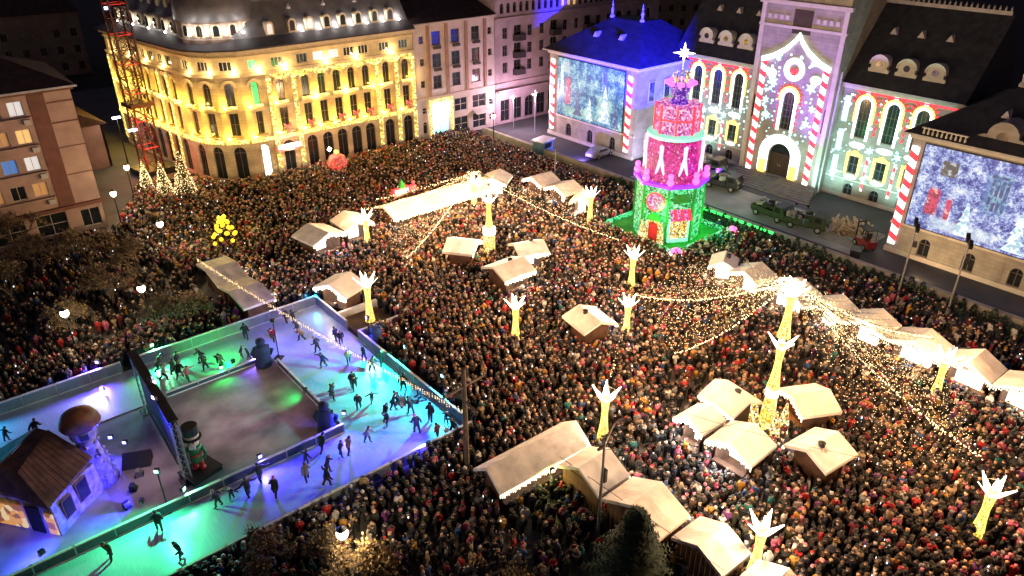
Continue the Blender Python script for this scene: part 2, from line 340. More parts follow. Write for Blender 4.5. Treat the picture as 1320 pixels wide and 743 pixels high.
speckle_em('pic_frost', [(0, (.35, .6, .75)), (.3, (.7, .95, 1.)), (.7, (1., 1., .95))], .8, 4, sample=False); speckle_em('pic_red', [(0, (.35, .0, .08)), (.4, (.75, .03, .16)), (.85, (.9, .5, .5))], .7, 4, sample=False)
speckle_em('pic_deep', [(0, (.01, .05, .22)), (.5, (.03, .14, .36)), (.85, (.2, .45, .6))], .7, 4, sample=False); speckle_em('pic_grey', [(0, (.05, .06, .08)), (.5, (.14, .16, .2)), (.85, (.5, .55, .6))], .7, 4, sample=False)
def spic(o, side):
    """the picture shown on each screen: frosted firs, a red sentry box, windows"""
    def fir(x, z, h, w, m):
        b = MB()
        for k in range(4):
            zz = z + h * .22 * k; ww = w * (1 - .2 * k); b.xz([(x - ww, zz), (x + ww, zz), (x, zz + h * .36)], -.135 - .002 * k, -.121)
        obj('screen_picture', b, m, o)
    def rect(x, z, w, h, m, arch=False):
        pts = [(x - w, z - h), (x + w, z - h), (x + w, z + h)] + ([(x + w * .6, z + h + w * .6), (x - w * .6, z + h + w * .6)] if arch else []) + [(x - w, z + h)]
        obj('screen_picture', MB().xz(pts, -.138, -.121), m, o)
    if side == 0:
        fir(3.2, -3.6, 5.2, 1.3, 'pic_frost'); fir(.2, -3.8, 3.2, .8, 'pic_frost'); fir(-2.2, -3.6, 4.2, 1., 'pic_deep'); fir(5.3, -3.9, 3.6, .8, 'pic_deep')
        rect(-4.3, -.6, .5, 1.7, 'pic_red', True); rect(3.0, 2.6, .35, 1.1, 'pic_deep'); rect(-5.6, 1.2, .3, 2., 'pic_frost')
    else:
        rect(-3.9, 2.3, .75, .7, 'pic_grey'); rect(-4.7, -1.3, .5, 1.2, 'pic_red', True); rect(-3.1, -1.6, .22, 1.0, 'pic_red')
        for k in range(4): rect(.1 + .42 * k, .9, .14, 1.5, 'pic_deep')
        rect(.7, 2.7, .9, .14, 'pic_deep'); rect(4.6, 1.2, .5, 1.5, 'pic_red', True); fir(-1.4, -3.8, 3.4, .9, 'pic_frost'); fir(3.2, -3.9, 4., 1., 'pic_frost'); fir(5.6, -3.9, 3., .8, 'pic_frost')
pal = thing('palace', 'long palace with slate roofs, candy canes of projected light, two big screens and central tower', 'palace', (77.4, 48.5, 0), -PI / 2)
WIN = []
def dormer(s, d, z, r=.95):
    b = MB(); pts = [(-r * 1.25, 0), (-r * 1.25, .35), (-r, .45)] + [p for p in arcpts(0, r * .9, r, PI * 1.08, -PI * .08, 12)] + [(r, .45), (r * 1.25, .35), (r * 1.25, 0)]
    hole = arcpts(0, r * .95, .36, 0, 2 * PI, 12)
    b.xz(pts, 0, 2.4)
    o = obj('dormer', b, 'palace_trim', pal, (s, d, z))
    obj('round_window', MB().xz(hole[:-1], -.03, .05), 'glass', o)
    obj('hood', MB().band(arcpts(0, r * .9, r * 1.2, PI, 0, 10), arcpts(0, r * .9, r, PI, 0, 10), -.12, .5), 'palace_trim', o)
def star(b, x, z, r, y0, y1, n=5, ph=PI / 2):
    pts = []
    for k in range(2 * n):
        q = r if k % 2 == 0 else r * .45; a = ph + PI * k / n; pts.append((x + q * math.cos(a), z + q * math.sin(a)))
    b.xz(pts, y0, y1)
# --- wings
for side, (s0, s1, d0, wins, sc, canes, scr) in enumerate([(-35.2, -17.9, 0., (-21.8, -26.3, -30.8), (-33.2, -20.1), (-34.3, -19.0), 'screen_a'),
                                                         (19.0, 36.2, -1.2, (22.7, 27., 31.2), (20.4, 33.6), (19.55, 34.9), 'screen_b')]):
    ops = [(s, .55, 1.15, 1.9, True) for s in wins]
    b = MB(); wall_panel(b, s0, s1, 0, 12.6, ops)
    b.v = [(x, y + d0, z) for x, y, z in b.v]
    b.box(s0 + .02, s1 - .02, d0 + .32, 17, 0, 12.59)
    for s_ in (s0, s1): b.box(s_ - .01, s_ + .01, d0, d0 + .34, 0, 12.6)
    obj('wing_wall', b, 'palace_wall', pal)
    e = .28
    split_boxes('cornice', [(s0 - e_, s1 + e_, d0 - e_, d0 + .2, zz, zz + h) for zz, e_, h in ((0, .12, .5), (3.2, .10, .22), (12.2, .28, .4))] + [(s1 + .012 if side == 0 else s0 - e, s1 + e if side == 0 else s0 - .012, d0 + .21, 9.5, 12.2, 12.6)], 'palace_trim', pal)
    for s in wins:
        w = window(pal, s, .55, 1.15, 1.9, True, 'win_frame', 'glass', (1, 1), .14); w.location.y = d0
    # hip roof
    o_ = .75; z0 = 12.62
    base = [(s0 - o_, d0 - o_), (s1 + o_, d0 - o_), (s1 + o_, 17.5), (s0 - o_, 17.5)]
    tops = [(s0 + 5.9, d0 + 6.6), (s1 - 5.7, d0 + 6.6), (s1 - 5.7, 10.5), (s0 + 5.9, 10.5)]
    b = MB().prism(base, z0, z0 + .18).prism(base, z0 + .18, 17.2, 0, tops)
    r = obj('wing_roof', b, 'slate', pal)
    bb = MB().box(s0 - o_ - .08, s1 + o_ + .08, d0 - o_ - .1, d0 - o_ - .002, z0 - .02, z0 + .16)
    obj('gutter', bb, 'zinc', r)
    if side == 0: obj('gutter', MB().box(s1 + o_ + .002, s1 + o_ + .1, d0 - o_, 9, z0 - .02, z0 + .16), 'zinc', r)
    for q in (tops[0], tops[1]):
        f = MB().lathe([(.32, 0), (.36, .2), (.14, .5), (.2, .9), (.22, 1.1), (.06, 1.5), (.13, 1.7), (.02, 2.4)], 8, q)
        obj('finial', f, 'zinc', r, (0, 0, 17.2))
    for sx_, dd, zz in ((s0 + 6.5, d0 + 2.6, 15.0), (s1 - 6.2, d0 + 2.9, 15.1)):
        obj('roof_vent', MB().xz([(-.4, 0), (.4, 0), (0, .7)], 0, 1.2), 'zinc', r, (sx_, dd, zz))
    # LED screen on the front
    c = (sc[0] + sc[1]) / 2; w2 = (sc[1] - sc[0]) / 2
    o = obj('led_screen', MB().box(-w2, w2, -.12, -.02, -4.15, 4.15), scr, pal, (c, d0 - .06, 7.7))
    o['label'] = 'bright screen of blue and white winter pictures with a red figure' if side == 0 else 'bright violet and white screen with a red patch'
    spic(o, side)
    obj('screen_frame', MB().box(-w2 - .15, w2 + .15, -.02, .04, -4.3, 4.3), 'dark_metal', pal, (c, d0 - .06, 7.7))
    for s in canes:
        obj('projected_candy_cane', MB().box(-.36, .36, -.2, -.03, -5.2, 5.3), 'candy', pal, (s, d0 - .12, 6.2))  # projected stripes of light, built as a glowing slab
# inner side of the left wing (faces the forecourt)
for dd in (3.0, 6.2):
    for zz, h in ((1.2, 1.9), (7.8, 2.6)):
        f = MB().box(-.65, .65, -.09, -.01, -.1, h + .1); q = obj('window', f, 'palace_trim', pal, (-17.9, dd, zz), PI / 2)
        obj('pane', MB().box(-.5, .5, -.12, -.1, 0, h), 'glass', q); obj('glazing_bar', MB().box(-.03, .03, -.15, -.125, 0, h).box(-.5, .5, -.15, -.125, h * .6, h * .6 + .06), 'win_frame', q)
# right wing: attic gable over the screen and balustrade
b = MB().xz([(-2.2, 0), (-2.2, .7), (-1.6, 1.0)] + arcpts(0, 1.0, 1.35, PI, 0, 8) + [(1.6, 1.0), (2.2, .7), (2.2, 0)], 0, 3.2)
g = obj('attic_gable', b, 'palace_wall', pal, (26.4, -.7, 12.82)); obj('round_window', MB().xz([(-.5, .35), (.5, .35)] + arcpts(0, .95, .5, 0, PI, 6), -.03, .02), 'glass', g)
for k in range(10):
    s = 20.0 + k * .42; 
    obj('baluster', MB().lathe([(.07, 0), (.12, .25), (.06, .5), (.1, .62)], 6), 'palace_trim', pal, (s, -1.75, 12.8))
obj('balustrade_rail', MB().box(19.8, 24, -1.87, -1.63, 13.43, 13.55), 'palace_trim', pal)
# --- main body either side of the tower
DB = 9.6
for sg in (-1, 1):
    cols = [8.7 * sg, 12.0 * sg, 15.3 * sg]
    ops = [(s, 7.6, 1.35, 4.6, True) for s in cols] + [(s, 3.2, 1.2, 2.1, False) for s in cols] + [(s, .35, 1.15, 1.5, True) for s in cols]
    a, c = sorted((5.2 * sg, 19.3 * sg))
    b = MB(); wall_panel(b, a, c, 0, 13.6, ops); b.v = [(x, y + DB, z) for x, y, z in b.v]
    b.box(a, c, DB + .33, DB + 12, 0, 13.58); obj('main_wall', b, 'palace_wall', pal)
    for s in cols:
        for (z, w, h, ar, mu) in ((7.6, 1.35, 4.6, True, (2, 3)), (3.2, 1.2, 2.1, False, (1, 1)), (.35, 1.15, 1.5, True, (1, 1))):
            q = window(pal, s, z, w, h, ar, 'win_frame', 'glass', mu, .14); q.location.y = DB
        zt = 7.6 + 4.6 - .675
        def arch_band(name, r0, r1, mat, y0, y1, zb=7.4):
            P0 = [(-r1, zb), ] + arcpts(0, zt, r1, PI, 0, 12) + [(r1, zb)]; P1 = [(-r0, zb)] + arcpts(0, zt, r0, PI, 0, 12) + [(r0, zb)]
            return obj(name, MB().band(P0, P1, y0, y1), mat, pal, (s, DB, 0))
        arch_band('light_arch', .72, .98, 'glow_white', -.10, -.03)  # arches of projected light, built as raised glowing bands
        arch_band('light_arch', 1.0, 1.2, 'glow_gold', -.13, -.03, 9.4)
        b = MB()
        for k in range(9):
            a_ = PI * (.06 + .88 * k / 8); b.xz([(1.22 * math.cos(a_ - .1), zt + 1.22 * math.sin(a_ - .1)), (1.22 * math.cos(a_ + .1), zt + 1.22 * math.sin(a_ + .1)), (1.8 * math.cos(a_), zt + 1.8 * math.sin(a_))], -.12, -.03)
        obj('projected_flame_arch', b, 'glow_red', pal, (s, DB, 0))
        b = MB(); star(b, 0, 13.0, .34, -.14, -.04); obj('projected_star', b, 'glow_white', pal, (s, DB, 0))
        w, z, h = 1.2, 3.2, 2.1
        b = MB().box(-w / 2 - .34, -w / 2 - .06, -.1, -.03, z - .2, z + h + .2).box(w / 2 + .06, w / 2 + .34, -.1, -.03, z - .2, z + h + .2).box(-w / 2 - .34, w / 2 + .34, -.11, -.03, z + h + .1, z + h + .36)
        b.xz([(-.7, z + h + .37), (.7, z + h + .37), (.3, z + h + .62), (0, z + h + .75), (-.3, z + h + .62)], -.1, -.03)
        obj('projected_window_frame', b, 'glow_gold', pal, (s, DB, 0))
        b = MB().xz(arcpts(0, 2.75, .75, 0, 2 * PI, 12, .22)[:-1], -.1, -.03); obj('light_swag', b, 'glow_white', pal, (s, DB, 0))
        b = MB().xz(arcpts(0, 6.7, .95, 0, 2 * PI, 12, .34)[:-1], -.1, -.03); obj('light_swag', b, 'glow_white', pal, (s, DB, 0))
    b = MB(); c2 = MB(); rr = random.Random(5 + sg)
    for k in range(150):
        x, z = rr.uniform(min(a, c) + .5, max(a, c) - .5), rr.uniform(1.9, 12.6)
        if any(abs(x - s) < .72 and (7.5 < z < 12.3 or 3.1 < z < 5.4) for s in cols): continue
        q = rr.uniform(.06, .17); (b if k % 3 else c2).xz(arcpts(x, z, q, 0, 2 * PI, 6)[:-1], -.08, -.03)
    stuff(obj('light_dots', b, 'projected_cyan', pal, (0, DB, 0))); stuff(obj('light_dots', c2, 'glow_white', pal, (0, DB, 0)))  # glowing dots fill out the projected pattern
    for s in [(cols[0] + cols[1]) / 2, (cols[1] + cols[2]) / 2]:
        obj('projected_candy_strip', MB().box(-.13, .13, -.1, -.03, -2.1, 2.1), 'candy', pal, (s, DB, 3.5))
        b = MB()
        for zz in (8.3, 9.0, 9.8, 10.7): b.xz([(0, zz + .32), (-.16, zz), (0, zz - .2), (.16, zz)], -.1, -.03)
        obj('projected_pendant', b, 'glow_red', pal, (s, DB, 0))
        b = MB(); star(b, 0, 6.4, .5, -.12, -.04, 6); obj('light_snowflake', b, 'projected_cyan', pal, (s, DB, 0))  # snowflake of projected light, built as a glowing shape
    s = 6.45 * sg
    b = MB(); 
    for z0_, z1_ in ((2.2, 5.0), (5.6, 8.2), (9.2, 12.2)): b.box(-.32, .32, -.1, -.03, z0_, z1_)
    obj('projected_panel', b, 'projected_cyan', pal, (s, DB, 0))
    split_boxes('cornice', [(a, c, DB - e, DB + .1, zz, zz + h) for zz, e, h in ((0, .12, .5), (2.25, .06, .18), (13.1, .3, .5))], 'palace_trim', pal)
    obj('projected_red_line', MB().box(a + (0 if sg < 0 else 2.2), c - (2.2 if sg < 0 else 0), DB - .18, DB - .04, 12.86, 13.04), 'glow_red', pal)
    # steep slate roof
    b = MB(); b.add([(a, DB - .6, 13.62), (c, DB - .6, 13.62), (c, DB + 6.2, 22.0), (a, DB + 6.2, 22.0), (a, DB + 12, 13.62), (c, DB + 12, 13.62)],
                    [(0, 1, 2, 3), (3, 2, 5, 4), (0, 3, 4), (1, 5, 2), (0, 4, 5, 1)])
    r = obj('main_roof', b, 'slate', pal)
    obj('gutter', MB().box(a, c, DB - .72, DB - .602, 13.5, 13.75), 'zinc', r)
    obj('roof_ridge_crest', MB().box(a + .3, c - .3, DB + 6.1, DB + 6.3, 21.95, 22.35), 'zinc', r)
    for k in range(24):
        x = a + .5 + k * (c - a - 1) / 23; obj('crest_spike', MB().lathe([(.07, 0), (.12, .25), (.01, .55)], 5), 'zinc', r, (x, DB + 6.2, 22.3))
    for s in (8.9 * sg, 12. * sg, 15.1 * sg):
        dormer(s, DB + .55, 15.2)
        obj('roof_vent', MB().xz([(-.42, 0), (.42, 0), (0, .75)], 0, 1.2), 'zinc', r, (s - .5, DB + 3.4, 19.0))
# --- central tower
DT = 7.7
ops = [(0, .9, 3.0, 4.2, True), (0, 7.0, 1.5, 4.7, True), (-5.0, 7.6, .5, 3., True), (5.0, 7.6, .5, 3., True)]
b = MB(); wall_panel(b, -5.6, 5.6, 0, 31, ops, .6); b.v = [(x, y + DT, z) for x, y, z in b.v]
b.box(-5.58, 5.58, DT + .62, DT + 9, 0, 30.9); b.box(-5.6, -5.57, DT, DT + .64, 0, 31); b.box(5.57, 5.6, DT, DT + .64, 0, 31)
obj('tower_wall', b, 'palace_wall', pal)
b = MB()
for zz, e, h in ((0, .1, .5), (19.0, .12, .3), (21.6, .3, .45), (24, .15, .3)): b.box(-5.6 - e, 5.6 + e, DT - e, DT + .15, zz, zz + h)
for s in (-5.3, 5.3): b.box(s - .28, s + .28, DT - .14, DT + .1, .5, 21.6)
for k in range(12):
    s = -4.4 + k * .8
    if abs(s) > 1.4: b.box(s - .22, s + .22, DT - .1, DT + .1, 19.9, 20.4)
obj('tower_trim', b, 'palace_trim', pal)
obj('tower_panel', MB().box(-1.2, 1.2, DT - .06, DT - .01, 18.5, 21.2), 'door_wood', pal)
q = window(pal, 0, 7.0, 1.5, 4.7, True, 'win_frame', 'glass', (2, 4), .2); q.location.y = DT
for s in (-5.0, 5.0): q = window(pal, s, 7.6, .5, 3., True, 'win_frame', 'glass', (0, 2), .2); q.location.y = DT
dd = obj('door', MB().box(-1.5, 1.5, .35, .45, 0, 2.9), 'door_wood', pal, (0, DT, .9)); obj('handle', MB().box(-.2, -.1, .25, .34, 1.2, 1.5).box(.1, .2, .25, .34, 1.2, 1.5), 'steel', dd)
obj('fanlight', MB().xz([(-1.5, 2.92), (1.5, 2.92)] + arcpts(0, 2.7, 1.5, .15, PI - .15, 10), .4, .46), 'glass', dd)
for sg in (-1, 1): obj('projected_candy_cane', MB().box(-.33, .33, -.2, -.03, -7.1, 7.2), 'candy', pal, (4.15 * sg, DT - .02, 7.6))  # projected stripes on the tower, glowing slabs again
def tband(name, P0, P1, mat, y0=-.12, y1=-.03): return obj(name, MB().band(P0, P1, y0, y1), mat, pal, (0, DT, 0))
Pg = [(-4.6, 15.0), (-3.2, 15.5), (-1.6, 16.5), (-.5, 17.6), (0, 18.4), (.5, 17.6), (1.6, 16.5), (3.2, 15.5), (4.6, 15.0)]
tband('projected_gable', [(x, z + .32) for x, z in Pg], [(x * .98, z - .25) for x, z in Pg], 'glow_white', -.25)
tband('projected_ring', arcpts(0, 14.4, 1.35, 0, 2 * PI, 20), arcpts(0, 14.4, .75, 0, 2 * PI, 20), 'glow_white')
obj('projected_bow', MB().xz([(-.5, 14.5), (-.5, 14.0), (0, 14.2), (.5, 14.0), (.5, 14.5), (0, 14.32)], -.12, -.03).xz([(0, 14.15), (-.3, 13.6), (-.12, 13.6), (0, 13.9), (.12, 13.6), (.3, 13.6)], -.12, -.03), 'glow_red', pal, (0, DT, 0))
zt = 11.7 - .75
tband('light_arch', [(-1.15, 6.8)] + arcpts(0, zt, 1.15, PI, 0, 12) + [(1.15, 6.8)], [(-.8, 6.8)] + arcpts(0, zt, .8, PI, 0, 12) + [(.8, 6.8)], 'glow_white')
tband('light_arch', arcpts(0, zt, 1.42, PI * 1.1, -PI * .1, 12), arcpts(0, zt, 1.18, PI * 1.1, -PI * .1, 12), 'glow_gold')
b = MB()
for k in range(13):
    a_ = PI * (-.1 + 1.2 * k / 12); b.xz([(1.44 * math.cos(a_ - .09), zt + 1.44 * math.sin(a_ - .09)), (1.44 * math.cos(a_ + .09), zt + 1.44 * math.sin(a_ + .09)), (1.8 * math.cos(a_), zt + 1.8 * math.sin(a_))], -.12, -.03)
for zz in (7.2, 8.0, 8.9, 9.7):
    for sg in (-1, 1): b.xz([(sg * 1.3, zz + .25), (sg * 1.3 - .16, zz), (sg * 1.3, zz - .25), (sg * 1.3 + .16, zz)], -.12, -.03)
obj('projected_flame_arch', b, 'glow_red', pal, (0, DT, 0))
tband('light_arch', [(-2.9, 1.2)] + arcpts(0, 3.6, 2.9, PI, 0, 14, 2.7) + [(2.9, 1.2)], [(-1.62, 1.2)] + arcpts(0, 3.6, 1.62, PI, 0, 14) + [(1.62, 1.2)], 'glow_white')
for sg in (-1, 1):
    obj('light_pillar', MB().box(sg * 2.2 - .5, sg * 2.2 + .5, -.22, -.13, 1.0, 2.7), 'glow_gold', pal, (0, DT, 0))
    b = MB(); star(b, 2.6 * sg, 12.6, .75, -.12, -.03, 6); star(b, 3.2 * sg, 10.2, .5, -.12, -.03, 6); star(b, 2.3 * sg, 15.4, .4, -.12, -.03, 6); star(b, 2.7 * sg, 8.3, .55, -.12, -.03, 6)
    obj('light_snowflake', b, 'projected_cyan', pal, (0, DT, 0))
    obj('light_swag', MB().xz(arcpts(3.0 * sg, 13.6, .7, 0, 2 * PI, 12, .5)[:-1], -.12, -.03), 'glow_white', pal, (0, DT, 0))
b = MB(); rr = random.Random(9)
for k in range(120):
    x, z = rr.uniform(-3.7, 3.7), rr.uniform(5.6, 16.2)
    if abs(x) < 1.5 and (6.7 < z < 12.6 or 13 < z < 15.8): continue
    if z > 17.6 - abs(x) * .75: continue
    b.xz(arcpts(x, z, rr.uniform(.06, .2), 0, 2 * PI, 6)[:-1], -.09, -.03)
stuff(obj('light_dots', b, 'projected_cyan', pal, (0, DT, 0)))
obj('drain_pipe', MB().tube([(5.75, DT + .5, .2), (5.75, DT + .5, 15)], .12, 8), 'zinc', pal)
# ---------------------------------------------------------------- entrance steps: each step a piece
st = thing('entrance_steps', 'broad dark stone steps fanning out below the lit palace door', 'steps', (77.4, 48.5, 0), -PI / 2)
for k in range(8):
    e = 5.6 + .18 * (8 - k); obj('step', MB().box(-e, e, 3.6 + k * .5, 3.6 + k * .5 + .49 if k < 7 else DT - .11, 0, .11 * (k + 1)), 'stone_step', st)
# floodlights added on the forecourt for the light thrown on the palace
def flood(x, y, z, aim, col, w, label, cone=80, group='added floodlights', blend=.7, post=0):
    t = thing('floodlight', label, 'floodlight', (x, y, z), math.atan2(aim[1] - y, aim[0] - x), group)
    m = em('flood_' + str(len(M)), tuple(min(1., c * .8 + .2) for c in col), 8, False)
    if post: obj('post', MB().tube([(0, 0, -z), (0, 0, 0)], .05, 6).box(-.35, .35, -.35, .35, -z, -z + .08), 'dark_metal', t)
    obj('housing', MB().box(-.12, .1, -.15, .15, .08, .34), 'dark_metal', t); obj('bracket', MB().box(-.05, .05, -.19, -.15, 0, .25).box(-.05, .05, .15, .19, 0, .25).box(-.08, .08, -.19, .19, 0, .04), 'steel', t)
    obj('lens', MB().box(.101, .112, -.12, .12, .11, .31), m.name, t)
    d = Vector(aim) - Vector((x, y, z)); L = lamp(None, (x, y, z + .25), col, w, 'SPOT', .12, aim, cone, blend)
    L.location = Vector((x, y, z + .25)) + d.normalized() * .22
    L.parent = t; L.matrix_parent_inverse = (Matrix.Translation(t.location) @ Matrix.Rotation(t.rotation_euler.z, 4, 'Z')).inverted()
    return t
for y, lab in ((56.5, 'added floodlight on the forecourt left of the entrance steps'), (63, 'added floodlight by the corner of the left wing'), (41.0, 'added floodlight right of the entrance steps'), (33.5, 'added floodlight behind the pile of planks')):
    flood(80.6, y, 0, (87, y - .5 * (1 if y > 48 else -1), 8), (.42, 1., .88), 3000, lab, 110)  # added lamps, no fixture seen, for the greenish light on the front
flood(80.2, 54.3, 0, (85.1, 49, 26), (.28, .07, 1.), 19000, 'added violet floodlight left of the steps aimed up the tower', 62)
flood(80.2, 42.4, 0, (85.1, 48, 26), (.42, .07, 1.), 19000, 'added violet floodlight right of the steps aimed up the tower', 62)
flood(74.5, 61.2, 0, (81, 67, 6.5), (.62, .58, 1.), 4200, 'added floodlight aimed at the side of the left wing', 110)
flood(71.2, 70, 0, (76, 76, 3), (.35, .2, 1.), 2600, 'added violet floodlight below the blue screen', 120)
flood(70.6, 24.5, 0, (76.2, 22, 2), (1., .62, .28), 800, 'added warm floodlight in the shrubs below the violet screen', 130)
# ================================================================ GOLDEN CORNER HOTEL
pm('hotel_wall', (.60, .51, .32), .75, .18, .8, .2, brick=(.9, .4)); pm('hotel_trim', (.66, .56, .38), .7, .1, 1.5, .15); pm('lead_roof', (.13, .125, .135), .5, .22, .8, .2)
pm('block_rose', (.34, .26, .22), .8, .15, 1, .2); pm('roof_edge', (.05, .04, .045), .7, .2, 1); pm('flower_green', (.03, .06, .02), .9, .4, 5, .5); pm('flower_red', (.45, .02, .02), .8, .3, 5)
speckle_em('fairy_net', [(0, (.30, .20, .03)), (.35, (.75, .52, .08)), (.7, (1., .92, .4)), (.86, (.2, .14, .02))], 1.5, 5.5, sample=False)
speckle_em('garland', [(0, (.30, .16, .02)), (.3, (1., .66, .08)), (.65, (1., .9, .35)), (.85, (.12, .10, .02))], 1.9, 6.5, sample=False)
speckle_em('red_garland', [(0, (.35, .01, .01)), (.4, (1., .04, .03)), (.86, (1., .4, .25))], .8, 7, sample=False)
em('pane_green', (.05, .9, .25), .7); em('pane_warm', (1., .6, .22), .5); em('pane_cool', (.8, .85, .9), .42); em('pane_blue', (.1, .3, .9), .28)
em('pane_dim', (1., .5, .2), .12, False); em('shop_white', (1., .97, .85), 2.2); em('shop_cyan', (.3, .85, 1.), 1.5)
hot = thing('corner_hotel', 'ornate golden lit corner hotel with dome, dormers and arched windows', 'hotel', (36.8, 92, 0))
def wfr(fr, s, z, w, h, *a, parent=None, **k):
    q = window(parent or hot, 0, z, w, h, *a, **k); ox, oy, rz = fr
    q.location = (ox + s * math.cos(rz), oy + s * math.sin(rz), z); q.rotation_euler.z = rz; return q
def place(o, fr, s, z=0, d=0):
    ox, oy, rz = fr; o.location = (ox + s * math.cos(rz) - d * math.sin(rz), oy + s * math.sin(rz) + d * math.cos(rz), z); o.rotation_euler.z = rz; return o
HP = [(21.9, 0), (0, 0), (-3.1, .35), (-5.7, 1.7), (-7.4, 4.0), (-8.1, 6.8), (-11.1, 27.8)]
ups = 0
def uplight(fr, s, z, w=120, col=(1., .57, .055), d=-.6):
    o = place(obj('wall_lamp', MB().box(-.09, .09, -.2, 0, 0, .14), 'warm_bulb', hot), fr, s, z, -.03)
    l = place(lamp(hot, (0, 0, 0), col, w, 'POINT', .1), fr, s, z + .3, d); l.rotation_euler = (0, 0, 0)
flower_me = MB().box(-.7, .7, -.45, -.05, 0, .28).mesh('flower_box', 'garland')
bal_me = MB().box(-.85, .85, -.5, -.02, -.16, -.02).mesh('balcony', 'hotel_trim')
for i in range(len(HP) - 1):
    p1, p0 = HP[i], HP[i + 1]
    L = math.hypot(p1[0] - p0[0], p1[1] - p0[1]); fr = (p0[0], p0[1], math.atan2(p1[1] - p0[1], p1[0] - p0[0]))
    if i == 0: cols = [1.8, 5.2, 7.5, 9.7, 11.9, 14.1, 17.3, 20.4]; pil = [.25, 3.6, 15.8, 18.9, 21.6]
    elif i == 5: cols = [1.6 + 2.45 * k for k in range(8)]; pil = [.3, 2.9, 15.1, 17.6]
    else: cols = [L / 2]; pil = []
    ops = []
    for s in cols: ops += [(s, .3, 1.5, 4.3, True), (s, 6.0, 1.1, 2.9, False), (s, 9.6, 1.05, 3.0, True), (s, 14.05, 1.5, 1.15, False)]
    b = MB(); wall_panel(b, 0, L, 0, 16.5, ops); obj('facade_wall', xf(b, fr), 'hotel_wall', hot)
    split_boxes('cornice', [(-.04, L + .04, -e, -.003, zz, zz + h) for zz, e, h in ((0, .1, .4), (5.05, .22, .3), (9.15, .14, .16), (13.35, .3, .35), (15.55, .2, .2), (16.1, .55, .4))], 'hotel_trim', hot, fr=fr)
    split_boxes('pilaster', [(s - .34, s + .34, -.16, -.003, z0_, z1_) for s in pil for z0_, z1_ in ((.41, 5.04), (5.36, 9.14), (9.32, 13.34))], 'hotel_trim', hot, fr=fr)
    for s in pil:
        place(obj('fairy_light_column', MB().box(-.3, .3, -.24, -.17, 1.2, 13.0), 'fairy_net', hot), fr, s)
    for k, s in enumerate(cols):
        rr = random.random()
        wfr(fr, s, .3, 1.5, 4.3, True, 'win_frame', 'shop_white' if i == 1 else 'glass', (1, 1), y=.16)
        wfr(fr, s, 6.0, 1.1, 2.9, False, 'win_frame', 'glass', (1, 1), y=.16)
        wfr(fr, s, 9.6, 1.05, 3.0, True, 'win_frame', 'pane_green' if (i == 1) else 'glass', (1, 1), y=.16)
        wfr(fr, s, 14.05, 1.5, 1.15, False, 'white_frame', 'pane_green' if i == 1 else ('pane_cool' if (i == 0 and k in (2, 3)) else 'glass'), (2, 0), y=.16)
        place(link('balcony', bal_me, hot), fr, s, 9.55); place(link('flower_box', flower_me, hot), fr, s, 9.56)
        place(link('balcony', bal_me, hot), fr, s, 5.95)
        if rr < .55 and i == 0: place(obj('red_bow', MB().xz([(-.5, .1), (-.5, .8), (0, .5), (.5, .8), (.5, .1), (0, .35)], -.6, -.5).xz([(-.12, .4), (.12, .4), (.3, -.5), (-.3, -.5)], -.58, -.51), 'red_garland', hot), fr, s, 6.2)
        b = MB().band(arcpts(0, 12.05, .95, PI, 0, 10), arcpts(0, 12.05, .62, PI, 0, 10), -.18, -.003); place(obj('window_hood', b, 'hotel_trim', hot), fr, s)
        uplight(fr, s + (.9 if k % 2 else -.9), 9.5, 290); uplight(fr, s - .95, 5.6, 330)
        if k % 2 == 0: uplight(fr, s + .9, 13.75, 200, (1., .64, .24))
    if i in (0, 5): place(obj('balcony_garland', MB().box(.4, L - .4, -.52, -.24, 5.1, 5.5), 'garland', hot), fr, 0)
    else: place(obj('balcony_garland', MB().box(.1, L - .1, -.5, -.24, 5.1, 5.55), 'garland', hot), fr, 0)
    if i == 0:
        b = MB()
        for k in range(44):
            x = .5 + k * .48; h = .25 + .55 * abs(math.sin(k * .55)); b.box(x - .2, x + .2, -.36, -.3, 13.3 - h, 13.3)
        place(obj('light_drape', b, 'garland', hot), fr, 0)
# roofs: dark gutter roof, mansard with dormers, dome on the corner
core = [(x, y + .31) if i in (0, 1) else (x + .29, y + .12) for i, (x, y) in enumerate(HP)] + [(3, 28), (21.9, 26)]
b = MB().prism(core[::-1], 0, 16.48); obj('rear_wall', b, 'hotel_wall', hot)
out = [(21.9, -.9), (0, -.9), (-3.4, -.5), (-6.4, 1.0), (-8.3, 3.6), (-9.0, 6.8), (-12., 28), (3, 28.4), (21.9, 26.4)]
mid = [(21.9, .9), (.2, .9), (-2.6, 1.2), (-4.7, 2.5), (-6.2, 4.6), (-6.8, 7.2), (-9.6, 26), (1, 26.5), (21.9, 24.5)]
top = [(21.6, 3.2), (1.4, 3.2), (-.8, 3.4), (-2.3, 4.4), (-3.5, 6), (-4.0, 8), (-6.8, 24.6), (-.5, 24.6), (21.6, 22)]
rf = obj('roof_edge', MB().prism(out[::-1], 16.52, 16.7).prism(out[::-1], 16.7, 17.6, 0, mid[::-1]), 'roof_edge', hot)
mr = obj('mansard_roof', MB().prism(mid[::-1], 17.6, 21.4, 0, top[::-1]).prism(top[::-1], 21.4, 21.9), 'lead_roof', hot)
dm = MB().xz([(-.55, 0), (.55, 0)] + arcpts(0, 1.15, .55, 0, PI, 8), 0, 1.8).mesh('dormer', 'hotel_trim')
dg = MB().xz([(-.34, .2), (.34, .2)] + arcpts(0, 1.1, .34, 0, PI, 8), -.03, .01).mesh('dormer_window', 'glass')
dgc = dg.copy(); dgc.materials[0] = M['pane_cool']
